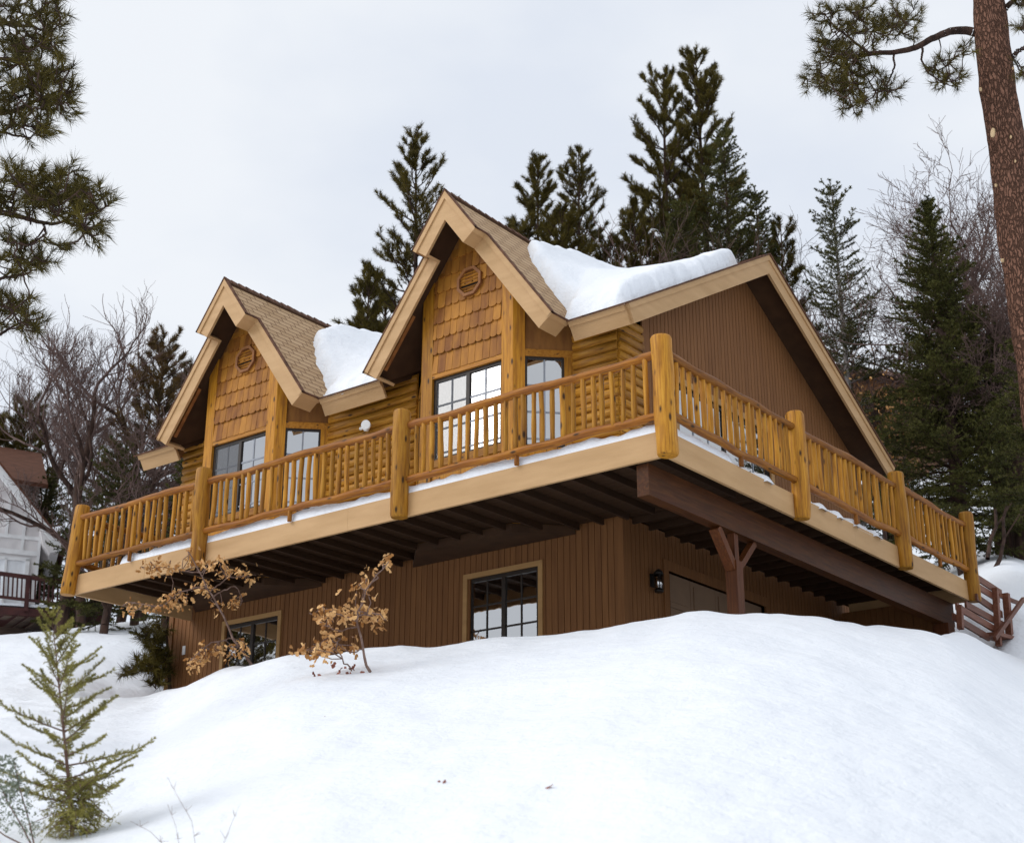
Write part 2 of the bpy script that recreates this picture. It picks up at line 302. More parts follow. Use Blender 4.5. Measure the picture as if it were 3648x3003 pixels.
def _terrain_cols():
    A = []; Z = []
    for px, yc, dc, dip, back in TER:
        a, ec = az_e(px, yc); zc = CAM[2]+ec*dc; s = ec+1.6/dc
        pts = [(0, CAM[2]-1.6), (dc-.7, CAM[2]-1.6+s*(dc-.7)), (dc, zc), (dc+.8, zc-.04-.12*dip)]
        if dip: pts.append((dc+2.0, zc-dip))
        for d, z in back:
            if isinstance(z, tuple): z = CAM[2]+az_e(px, z[1])[1]*d
            pts.append((d, z))
        ld, lz = pts[-1]; pts += [(ld+40, lz+5), (400, lz+12)]
        p = np.array(pts); fine = np.arange(0, 401, .1); zz = np.interp(fine, p[:, 0], p[:, 1])
        kk = np.ones(9)/9; zz = np.convolve(np.pad(zz, 4, mode='edge'), kk, 'valid')
        A.append(a); Z.append(np.interp(DS, fine, zz))
    A = np.array(A)[::-1]; Z = np.array(Z)[::-1]   # azimuth ascending
    fa = np.arange(A[0], A[-1], R(.15));  FZ = np.stack([np.interp(fa, A, Z[:, j]) for j in range(Z.shape[1])], 1)
    kk = np.hanning(15)[1:-1]; kk /= kk.sum(); FZ = np.stack([np.convolve(np.pad(FZ[:, j], 6, mode='edge'), kk, 'valid') for j in range(FZ.shape[1])], 1)
    kw = np.hanning(83)[1:-1]; kw /= kw.sum(); WZ = np.stack([np.convolve(np.pad(FZ[:, j], 40, mode='edge'), kw, 'valid') for j in range(FZ.shape[1])], 1)
    t = np.clip((DS-7.5)/9, 0, 1); t = (t*t*(3-2*t))[None]; FZ = WZ*(1-t)+FZ*t
    return fa, FZ
TA, TZ = _terrain_cols()
def ter_z(x, y, rough=True):
    x = np.asarray(x, float); y = np.asarray(y, float)
    dx, dy = x-CAM[0], y-CAM[1]; d = np.hypot(dx, dy); a = np.arctan2(dy, dx)
    a = np.clip(np.where(a < TA[0]-math.pi, a+2*math.pi, a), TA[0], TA[-1])
    i = np.clip(np.searchsorted(TA, a)-1, 0, len(TA)-2); t = (a-TA[i])/(TA[i+1]-TA[i]); 
    j = np.clip(np.searchsorted(DS, d)-1, 0, len(DS)-2); s = np.clip((d-DS[j])/(DS[j+1]-DS[j]), 0, 1)
    g = lambda ii: TZ[ii, j]*(1-s)+TZ[ii, j+1]*s
    return g(i)*(1-t)+g(i+1)*t
def ground_at(px, py, dmin=4.0):
    """first point where the line of sight meets the snow"""
    r = ray(px, py); h = math.hypot(r[0], r[1])
    for d in np.arange(dmin, 60, .05):
        P = CAM+r*(d/h)
        if P[2] <= ter_z(P[0], P[1]): return P
    return CAM+r*(40/h)
def build_ground():
    az = np.concatenate([np.arange(R(104), R(152), R(.16)), np.arange(R(152), R(464), R(3))]); n, m = len(az), len(DS)
    AA, DD = np.meshgrid(az, DS, indexing='ij'); X = CAM[0]+DD*np.cos(AA); Y = CAM[1]+DD*np.sin(AA)
    aw = (AA+math.pi) % (2*math.pi)-math.pi
    Z = ter_z(CAM[0]+DD*np.cos(np.where(aw < -math.pi/2, aw+2*math.pi, aw)), CAM[1]+DD*np.sin(AA))
    beh = np.clip((np.abs((AA-R(128)+math.pi) % (2*math.pi)-math.pi)-R(35))/R(50), 0, 1)     # away from the view the hill falls gently
    Z = Z*(1-beh)+(CAM[2]-1.6-.12*DD)*beh
    f = np.zeros_like(Z)
    for i in range(n):
        for j in range(m):
            if DS[j] < 60:
                p = Vector((X[i, j], Y[i, j], 0))
                q = Vector((p.x*.9+p.y*.5, -p.x*.5+p.y*.9, 0))
                f[i, j] = .05*mnoise.noise(p*.45)+.05*mnoise.noise(Vector((q.x*1.5, q.y*.7, 3)))+.022*mnoise.noise(p*2.6)+.008*mnoise.noise(p*6.5)
    Z = Z+f*np.clip(DD/6, 0, 1)
    V = np.stack([X, Y, Z], -1).reshape(-1, 3); F = []
    I, J = np.meshgrid(np.arange(n), np.arange(m-1), indexing='ij'); I2 = (I+1) % n
    F = np.stack([I*m+J, I*m+J+1, I2*m+J+1, I2*m+J], -1).reshape(-1, 4)
    o = np_mesh('snow_ground', V, F[:, ::-1], 'snow', smooth=True); tag(o, 'smooth snow covered hillside rising to the house', kind='structure')
    # close the small hole under the photographer
build_ground()

# ------------------------------------------------------------------ the log house
X1, X2, WU, WL = -9.444, -4.492, .597, 1.788
ZP, M, BW = 5.499, 1.351, .2857
YU, YL, YE, YR, YB = 1.2225, 1.487, 1.884, 6.13, 10.5
ZE = ZP-M*WL; KS = .571; ZR = ZE+KS*(YR-YE); ZBK = 2.97; KB = (ZR-ZBK)/(YB-YR)
XE, XW = -1.732, -12.2
HX0, HX1, HY0, HY1 = -11.6, -2.22, 2.4, 10.05
YBAY, HB, DBAY = 1.77, .875, .63
house = thing('log_house', 'two storey chalet with honey coloured logs, twin steep gables and wraparound balcony', 'house', (-6.9, 6.2, -2.6))
th = math.atan(M); SN, CS = math.sin(th), math.cos(th)
ph = math.atan(KS)
def P(name, mb, mat, parent=None): return mb.build(name, mat, parent or house)
def part_empty(name, loc):
    o = bpy.data.objects.new(name, None); COL.objects.link(o); o.parent = house; o.location = Vector(loc)-house.location; return o

# deck --------------------------------------------------------------
DH = .316; LX = -11.08; WY = 9.09
for lo, hi in (((LX, 0, 0), (-9.31, .045, DH)), ((-9.306, .001, 0), (-5.05, .045, DH)), ((-5.046, 0, .001), (0, .045, DH)), ((-.045, .045, 0), (0, 4.9, DH)), ((-.045, 4.904, .001), (-.001, WY, DH)), ((LX, .045, 0), (LX+.045, 2.38, DH)), ((-2.1, WY-.045, 0), (-.045, WY, DH))):
    P('deck_fascia', MB().box(lo, hi), 'tan_paint')
mb = MB()
for i in range(17): mb.box((LX+.06, .06+i*.139, .262), (-.06, .06+i*.139+.133, .298))
for i in range(15): mb.box((-2.18+i*.139, 2.43, .262), (-2.18+i*.139+.133, WY-.06, .298))
P('deck_floor', mb, 'deck_board')
mb = MB()
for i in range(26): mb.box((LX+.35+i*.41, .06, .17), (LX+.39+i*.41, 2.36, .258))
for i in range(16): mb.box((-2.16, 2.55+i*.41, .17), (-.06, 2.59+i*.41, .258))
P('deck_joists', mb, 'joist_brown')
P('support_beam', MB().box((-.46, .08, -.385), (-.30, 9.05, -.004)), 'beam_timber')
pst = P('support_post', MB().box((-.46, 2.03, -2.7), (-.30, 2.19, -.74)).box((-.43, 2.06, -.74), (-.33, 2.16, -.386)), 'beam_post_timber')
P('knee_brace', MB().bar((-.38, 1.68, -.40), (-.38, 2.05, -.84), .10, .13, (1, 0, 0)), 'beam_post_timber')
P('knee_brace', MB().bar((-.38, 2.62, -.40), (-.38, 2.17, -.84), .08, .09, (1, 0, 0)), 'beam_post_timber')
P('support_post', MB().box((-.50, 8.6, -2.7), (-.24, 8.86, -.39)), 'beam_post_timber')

# railing -----------------------------------------------------------
def log_mesh(name, length, r, mat, n=14, wob=.012, jit=.12, seg=None, taper=0, cham=.02, seed=0):
    """a peeled log standing on its own origin, grain along z"""
    seg = seg or max(5, int(length/.16)); mb = MB(); rr = random.Random(seed)
    ph1, ph2 = rr.random()*9, rr.random()*9
    pts, rad = [], []
    zs = [0, cham] + [cham+(length-2*cham)*(i+1)/seg for i in range(seg)] + [length]
    for i, z in enumerate(zs):
        pts.append((wob*math.sin(z*2.7+ph1)+wob*.5*math.sin(z*7+ph2), wob*math.sin(z*2.2+ph2)+wob*.5*math.sin(z*6+ph1), z))
        q = r*(1-taper*z/length)*(1+.07*mnoise.noise(Vector((seed*3.7, z*2.9, 0))))
        rad.append(q*(.88 if i in (0, len(zs)-1) else 1))
    mb.tube(pts, rad, n, jit)
    o = mb.build(name, mat, None, off=(0, 0, 0)); me = o.data; bpy.data.objects.remove(o); return me
PX = [(0.02, -.03, 0), (-4.06, -.055, 0), (-8.03, -.055, 0), (-11.1, -.06, -.05), (.045, 3.2, 0), (.045, 6.42, 0), (.045, 9.08, 0)]
for i, (x, y, tl) in enumerate(PX):
    me = log_mesh('railing_post', 1.475, .124 if i == 0 else .119, 'honey_log_z', 20, .008, .07, seed=i+1, cham=.03)
    o = link('railing_post', me, house, (x, y, -.012)); o.rotation_euler = (0, tl, i*1.3)
BAL = [log_mesh('baluster', .72, .032, 'honey_log_z', 8, .005, .2, seed=20+i, seg=7, cham=.006) for i in range(9)]
STUB = log_mesh('support_stub', .155, .033, 'rail_log_z', 8, .003, .1, seed=44, seg=3, cham=.005)
def railing(a, b, axis, seed, individual=True, pitch=.151, deckz=.316):
    a, b = Vector(a), Vector(b); ln = (b-a).length; d = (b-a).normalized(); rr = random.Random(seed)
    sec = part_empty('railing_section', (a+b)/2+Vector((0, 0, .3)))
    def rail(name, z, r, s, ext=.05):
        me = log_mesh(name, ln+2*ext, r, 'rail_log_z', 12, .012, .14, seed=s)
        o = link(name, me, sec, a-d*ext+Vector((0, 0, z))); o.rotation_euler = d.to_track_quat('Z', 'X').to_euler(); return o
    rail('top_rail', 1.245, .056, seed*3+1); rail('bottom_rail', .492, .050, seed*3+2)
    n = int(round((ln-.24)/pitch)); step = (ln-.24)/n; big = MB()
    for i in range(n+1):
        p = a+d*(.12+i*step+rr.uniform(-.022, .022)); z0 = .51+rr.uniform(-.01, .01); me = BAL[rr.randrange(9)]; rot = rr.uniform(0, 6.28); tx, ty = rr.uniform(-.012, .012), rr.uniform(-.012, .012); sc = rr.uniform(.88, 1.16)
        if individual:
            o = link('baluster', me, sec, p+Vector((0, 0, z0))); o.rotation_euler = (tx, ty, rot); o.scale = (sc, sc, 1)
        else:
            mt = Matrix.Translation(p+Vector((0, 0, z0))) @ Matrix.Rotation(tx, 4, 'X') @ Matrix.Rotation(rot, 4, 'Z') @ Matrix.Diagonal((sc, sc, 1, 1))
            big.add([mt @ v.co for v in me.vertices], [tuple(f.vertices) for f in me.polygons], True)
    if not individual:
        o = big.build('balusters', 'honey_log_z', sec); o['kind'] = 'stuff'
    link('support_stub', STUB, sec, a+d*(ln*.5+.1)+Vector((0, 0, deckz)))
railing((-.12, -.03, 0), (-3.95, -.03, 0), 'x', 1)
railing((-4.17, -.03, 0), (-7.92, -.03, 0), 'x', 2)
railing((-8.14, -.03, 0), (-10.98, -.03, 0), 'x', 3)
railing((.03, .12, 0), (.03, 3.09, 0), 'y', 4, pitch=.155)
railing((.03, 3.31, 0), (.03, 6.31, 0), 'y', 5, pitch=.155)
railing((.03, 6.53, 0), (.03, 8.97, 0), 'y', 6, False, pitch=.155)
railing((-11.05, .1, 0), (-11.05, 2.3, 0), 'y', 7, False)

# walls -------------------------------------------------------------
def roof_z(x, y):
    """top surface of the roof"""
    z = np.where(np.asarray(y) < YR, ZE+KS*(np.asarray(y, float)-YE), ZR-KB*(np.asarray(y, float)-YR))
    for xd in (X1, X2): z = np.maximum(z, np.where(np.abs(np.asarray(x)-xd) < WL+.0, ZP-M*np.abs(np.asarray(x)-xd), -99)) if True else z
    return z
def siding_wall(name, axis, fixed, nrm, a0, a1, z0, ztop, holes=(), board=.105, gap=.012, depth=.011):
    """vertical board siding with real grooves; holes are (a0, a1, z0, z1)"""
    mb = MB(); n = int(math.ceil((a1-a0)/board))
    def pt(a, o, z): return (a, fixed+nrm*o, z) if axis == 'x' else (fixed+nrm*o, a, z)
    for i in range(n):
        b0 = a0+i*board; b1 = min(b0+board, a1); c1 = b1-gap
        if c1 <= b0: continue
        zt0, zt1, ztb = ztop(b0), ztop(c1), ztop(b1); segs = [(z0, None)]
        for h in holes:
            mid = (b0+c1)/2
            if h[0] < mid < h[1]: segs = [(z0, h[2]), (h[3], None)]
        for s0, s1 in segs:
            t0, t1, tb = (zt0, zt1, ztb) if s1 is None else (s1, s1, s1)
            mb.add([pt(b0, 0, s0), pt(c1, 0, s0), pt(c1, 0, t1), pt(b0, 0, t0), pt(c1, -depth, s0), pt(c1, -depth, t1), pt(b1, -depth, s0), pt(b1, -depth, tb), pt(b1, 0, s0), pt(b1, 0, tb)],
                   [(0, 1, 2, 3), (1, 4, 5, 2), (4, 6, 7, 5), (6, 8, 9, 7)])
    return P(name, mb, 'brown_siding')
LOW = 0.012
W2 = (-4.93, -3.64, -1.45, -.215); W1 = (-10.16, -8.89, -1.35, -.20)
siding_wall('lower_wall', 'x', HY0, -1, HX0, HX1, -2.7, lambda a: .262, [W1, W2])
GAR = (3.5, 6.3, -2.7, -.28)
siding_wall('lower_wall', 'y', HX1, 1, HY0, HY1, -2.7, lambda a: .262, [GAR])
rz_in = lambda y: (ZE+KS*(y-YE) if y < YR else ZR-KB*(y-YR))-.16
DOOR = (3.95, 6.75, .3, 2.70)
siding_wall('gable_wall', 'y', HX1, 1, 3.05, HY1, .30, rz_in, [DOOR])
siding_wall('side_wall', 'y', HX0, -1, HY0, HY1, -2.7, rz_in)
siding_wall('rear_wall', 'x', HY1, 1, HX0, HX1, -2.7, lambda a: rz_in(HY1))
siding_wall('under_deck_wall', 'x', 9.0, -1, HX1, -.62, -2.7, lambda a: .1)
P('corner_board', MB().box((HX0-.02, HY0-.022, -2.7), (HX0+.09, HY0-.002, .262)).box((HX1-.075, HY0-.022, -2.7), (HX1+.02, HY0-.002, .26)).box((HX1+.002, HY0-.0, -2.7), (HX1+.02, HY0+.08, .26)), 'brown_siding')
P('corner_board', MB().box((HX1+.002, 3.0, .30), (HX1+.03, 3.12, 3.5)), 'brown_siding')
# honey logs
def log_wall(segs, axis, fixed, nrm, z0=.30, z1=3.2, name='log_wall', mat='honey_log_x'):
    mb = MB(); h = .142
    for a0, a1 in segs:
        k = 0; z = z0
        while z < z1-.02:
            wob = random.Random(k*7+int(a0*10)).uniform(-.006, .006); V = []; F = []; ns = max(3, int((a1-a0)/.18)); m = 9
            for i in range(ns+1):
                a = a0+(a1-a0)*i/ns; rr = 1+.05*mnoise.noise(Vector((a*1.7, z*5, 1)))
                for q in range(m):
                    t = math.pi*q/(m-1); o = .048*math.sin(t)*rr+wob; zz = z+h/2-(h/2-.003)*math.cos(t)
                    V.append((a, fixed+nrm*o, zz) if axis == 'x' else (fixed+nrm*o, a, zz))
            for i in range(ns):
                for q in range(m-1): F.append((i*m+q, (i+1)*m+q, (i+1)*m+q+1, i*m+q+1))
            mb.add(V, F, True)
            for e in (0, ns): mb.f.append(tuple(len(mb.v)-len(V)+e*m+q for q in range(m)))
            z += h; k += 1
        mb.add([(a0, fixed, z0), (a1, fixed, z0), (a1, fixed, z1), (a0, fixed, z1)] if axis == 'x' else [(fixed, a0, z0), (fixed, a1, z0), (fixed, a1, z1), (fixed, a0, z1)], [(0, 1, 2, 3)])
    return P(name, mb, mat)
for sg_ in ((HX0, X1-HB-DBAY), (X1+HB+DBAY, X2-HB-DBAY), (X2+HB+DBAY, HX1)): log_wall([sg_], 'x', HY0, -1)
log_wall([(HY0, 3.02)], 'y', HX1, 1, mat='honey_log_y')

# bays and gables ----------------------------------------------------
TS = .13                                       # roof slab thickness
def under(x, xd): return ZP-M*abs(x-xd)-TS/CS-.004
def window(parent, corners, frame=.055, depth=.04, grid=(2, 3), sashes=2, blind=True, back=.10, fm='dark_frame', dark_back=True, half=None, screen=False):
    """corners: lower left, lower right, upper right, upper left as seen from outside"""
    c = [Vector(p) for p in corners]; ux = (c[1]-c[0]); wd = ux.length; ux.normalize(); uz = (c[3]-c[0]); ht = uz.length; uz.normalize(); n = ux.cross(uz).normalized()
    win = part_empty('window', c[0])
    def q(a, b, o): return c[0]+ux*a+uz*b+n*o
    def slab(mb, a0, a1, b0, b1, o0, o1): mb.prism([q(a0, b0, o0), q(a1, b0, o0), q(a1, b1, o0), q(a0, b1, o0)], n*(o1-o0))
    mb = MB()
    slab(mb, 0, frame, 0, ht, -depth, .012); slab(mb, wd-frame, wd, 0, ht, -depth, .012); slab(mb, frame, wd-frame, 0, frame*.8, -depth, .012); slab(mb, frame, wd-frame, ht-frame, ht, -depth, .012)
    if sashes == 2: slab(mb, wd/2-.035, wd/2+.03, frame*.8, ht-frame, -depth, .014)
    mb.build('frame', fm, win)
    mb = MB(); xs = [(frame, wd/2-.035), (wd/2+.03, wd-frame)] if sashes == 2 else [(frame, wd-frame)]
    for a0, a1 in xs: mb.add([q(a0, .04, -.012), q(a1, .04, -.012), q(a1, ht-frame, -.012), q(a0, ht-frame, -.012)], [(0, 1, 2, 3)])
    mb.build('pane', 'glass', win, recalc=False)
    mb = MB()
    for a0, a1 in xs:
        for i in range(1, grid[0]): a = a0+(a1-a0)*i/grid[0]; slab(mb, a-.013, a+.013, .05, ht-frame-.004, -.0115, -.003)
        for j in range(1, grid[1]+1):
            b = ht-frame-(ht-frame)*j/(grid[1]+.3)
            if b > .08: slab(mb, a0, a1, b-.013, b+.013, -.0113, -.0035)
    mb.build('muntin_grid', 'muntin' if blind else 'dark_frame', win)
    if screen:
        a0, a1 = xs[0]; MB().add([q(a0, .04, .004), q(a1, .04, .004), q(a1, ht-frame, .004), q(a0, ht-frame, .004)], [(0, 1, 2, 3)]).build('insect_screen', 'screen', win, recalc=False)
    if blind:
        mb = MB(); b = .03
        while b < ht-frame:
            for k, (a0, a1) in enumerate(xs):
                if half is not None and k not in half: continue
                mb.add([q(a0, b, -.075), q(a1, b, -.075), q(a1, b+.027, -.062), q(a0, b+.027, -.062)], [(0, 1, 2, 3)])
            b += .0275
        mb.build('blind', 'blind', win, recalc=False)
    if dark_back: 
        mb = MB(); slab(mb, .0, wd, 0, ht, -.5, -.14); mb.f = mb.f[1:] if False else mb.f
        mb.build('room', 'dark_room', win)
    return win
def gable(xd, seed):
    rr = random.Random(seed); y0 = YBAY
    # corner columns, pentagons in plan
    for sg in (-1, 1):
        pl = [(xd+sg*(HB-.21), y0), (xd+sg*HB, y0), (xd+sg*(HB+.125), y0+.125), (xd+sg*(HB+.02), y0+.23), (xd+sg*(HB-.21), y0+.2)]
        mb = MB(); n = 5; bot = [(x, y, .2) for x, y in pl]; top = [(x, y, under(max(abs(x-xd), 0)*1+xd, xd)) for x, y in pl]
        mb.add(bot+top, [(4, 3, 2, 1, 0), (5, 6, 7, 8, 9)]+[(i, (i+1) % n, n+(i+1) % n, n+i) for i in range(n)]); P('corner_column', mb, 'column_timber')
    # backing wall with the shingles on it
    c = HB-.21
    P('gable_wall', MB().prism([(xd-c, y0+.03, 2.90), (xd+c, y0+.03, 2.90), (xd+c, y0+.03, under(xd+c, xd)), (xd, y0+.03, under(xd, xd)), (xd-c, y0+.03, under(xd-c, xd))], (0, .05, 0)), 'cedar_back')
    mb = MB(); row = .252
    for k in range(11):
        zb = 2.905+k*row-(.06 if k == 0 else 0); x = xd-c+rr.uniform(-.1, 0)
        while x < xd+c-.015:
            wd = rr.choice((.125, .135, .145, .15, .16)); xa, xb = max(x, xd-c)+.003, min(x+wd, xd+c)-.003; x += wd
            if xb-xa < .03: continue
            lim = min(under(xa, xd), under(xb, xd)); ztop = min(zb+row+.06, lim)
            if ztop < zb+.06: continue
            tn = rr.uniform(.011, .017); yo = y0+.028; dz = rr.uniform(-.006, .006); rad = min(.045, (xb-xa)/2-.004) if k else .012
            pf = [(xa, ztop), (xa, zb+rad+dz)]
            for t in range(1, 6): a = math.pi/2*t/6; pf.append((xa+rad*(1-math.cos(a)), zb+dz+rad*(1-math.sin(a))))
            pf += [(xa+rad, zb+dz), (xb-rad, zb+dz)]
            for t in range(1, 6): a = math.pi/2*t/6; pf.append((xb-rad*(1-math.sin(a)), zb+dz+rad*(1-math.cos(a))))
            pf += [(xb, zb+rad+dz), (xb, ztop)]
            if k % 2 == -1: pass
            # leaning outward at the foot like a lapped shingle
            n = len(pf); f = [(px, yo-.006-(tn+.014)*(ztop-pz)/(ztop-zb+.001), pz) for px, pz in pf]; b = [(px, yo+.001-.012*(ztop-pz)/(ztop-zb+.001), pz) for px, pz in pf]
            mb.add(f+b, [tuple(range(n)), tuple(range(n, 2*n))[::-1]]+[(i, (i+1) % n, n+(i+1) % n, n+i) for i in range(n)])
    P('shingle_cladding', mb, 'shingle_cedar')
    P('header_board', MB().box((xd-c, y0+.004, 2.775), (xd+c, y0+.05, 2.895)), 'header_timber')
    P('sill_board', MB().box((xd-c, y0+.002, 1.36), (xd+c, y0+.05, 1.475)), 'header_timber')
    P('apron_boards', MB().box((xd-c, y0+.03, .2), (xd+c, y0+.06, 1.36)), 'column_timber')
    window(house, [(xd-c, y0+.06, 1.475), (xd+c, y0+.06, 1.475), (xd+c, y0+.06, 2.775), (xd-c, y0+.06, 2.775)], grid=(2, 3), screen=True)
    # slanting sides
    for sg in (-1, 1):
        a = Vector((xd+sg*(HB+.125), y0+.125, 0)); b = Vector((xd+sg*(HB+DBAY), y0+DBAY, 0)); d = (b-a).normalized(); nn = Vector((sg*1, -1, 0)).normalized()
        L_ = (b-a).length
        def wallpoly(s0, s1, z0, z1f, o0, o1, nm, mt):
            q0, q1 = a+d*s0, a+d*s1
            top = lambda q: z1f if isinstance(z1f, float) else z1f(q)
            P(nm, MB().prism([(*(q0+nn*o0).to_2d(), z0), (*(q1+nn*o0).to_2d(), z0), (*(q1+nn*o0).to_2d(), top(q1)), (*(q0+nn*o0).to_2d(), top(q0))], nn*(o1-o0)), mt)
        up = lambda q: max(under(q.x, xd), ZE+KS*(q.y-YE)-.2)
        wallpoly(0, L_, 2.885, up, -.06, -.035, 'bay_wall', 'cedar_back')
        wallpoly(0, L_, 2.775, 2.885, -.055, -.004, 'header_board', 'header_timber')
        wallpoly(L_-.14, L_, .2, 2.775, -.055, 0.0, 'trim_board', 'column_timber')
        wallpoly(0, L_-.14, .2, 1.40, -.055, -.02, 'apron_boards', 'column_timber')
        s0, s1 = (a+d*.0, a+d*(L_-.14)); 
        if sg < 0: s0, s1 = s1, s0
        o = -nn*.03
        window(house, [(s0.x+o.x, s0.y+o.y, 1.40), (s1.x+o.x, s1.y+o.y, 1.40), (s1.x+o.x, s1.y+o.y, 2.775), (s0.x+o.x, s0.y+o.y, 2.775)], frame=.035, grid=(2, 3), sashes=1)
    # bay floor box seen from below
    pl = [(xd-HB, y0), (xd+HB, y0), (xd+HB+DBAY, y0+DBAY), (xd-HB-DBAY, y0+DBAY)]
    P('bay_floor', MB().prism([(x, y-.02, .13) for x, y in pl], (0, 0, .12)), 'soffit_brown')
    # octagonal louvred vent
    vx, vz, ro, ri = xd+.06, 4.18, .25, .20; vent = part_empty('gable_vent', (vx, y0, vz)); vy = y0-.045
    oc = [(math.cos(R(22.5+45*k)), math.sin(R(22.5+45*k))) for k in range(8)]
    mb = MB(); V = [(vx+cx*r, yy, vz+cz*r) for yy in (vy, vy+.06) for r in (ro, ri) for cx, cz in oc]; F = []
    for k in range(8):
        j = (k+1) % 8; F += [(k, j, 8+j, 8+k), (16+k, 24+k, 24+j, 16+j), (k, 16+k, 16+j, j), (8+k, 8+j, 24+j, 24+k)]
    mb.add(V, F); mb.build('frame', 'vent_wood', vent)
    mb = MB()
    for k in range(6):
        zc = vz-.145+k*.058; hw = min(ri*.97, ri*1.38-abs(zc-vz)); mb.bar((vx-hw, vy+.032, zc), (vx+hw, vy+.032, zc), .014, .016, (0, .5, 1))
    mb.build('louvres', 'header_timber', vent)
    MB().add([(vx+cx*ri, vy+.058, vz+cz*ri) for cx, cz in oc], [tuple(range(8))]).build('dark_opening', 'dark_room', vent)
gable(X1, 3); gable(X2, 11)

# roof ----------------------------------------------------------------
def slab(poly, nrm, t, uvf):
    """roof plane: top polygon, thickness t measured square to it; uv in metres"""
    return poly, nrm, t, uvf
def build_slabs(name, slabs, mats=('roof_shingle', 'soffit_brown')):
    V, F, MI, UV = [], [], [], []
    for poly, nrm, t, uvf in slabs:
        a = [Vector(p) for p in poly]; v = Vector(nrm).normalized()*-t; b = [p+v for p in a]; n = len(a); o = len(V); V += a+b
        ar = (a[1]-a[0]).cross(a[2]-a[1])
        nor = Vector((0, 0, 0))
        for i in range(n): nor += a[i].cross(a[(i+1) % n])
        top = tuple(range(n)) if nor.dot(Vector(nrm)) > 0 else tuple(range(n))[::-1]
        fs = [top, tuple(i+n for i in top[::-1])]+[(i, (i+1) % n, n+(i+1) % n, n+i) for i in range(n)]
        for k, f in enumerate(fs): F.append(tuple(i+o for i in f)); MI.append(0 if k == 0 else 1); UV += [uvf(V[i+o]) for i in f]
    me = bpy.data.meshes.new(name); off = house.location
    me.from_pydata([tuple(p-off) for p in V], [], F)
    for m in mats: me.materials.append(MATS[m])
    me.polygons.foreach_set('material_index', MI); ul = me.uv_layers.new(name='UVMap'); ul.data.foreach_set('uv', np.array(UV, np.float32).ravel()); me.update()
    return link(name, me, house)
zm = lambda y: ZE+KS*(y-YE)
fm = lambda x, y: (x, y, zm(y))
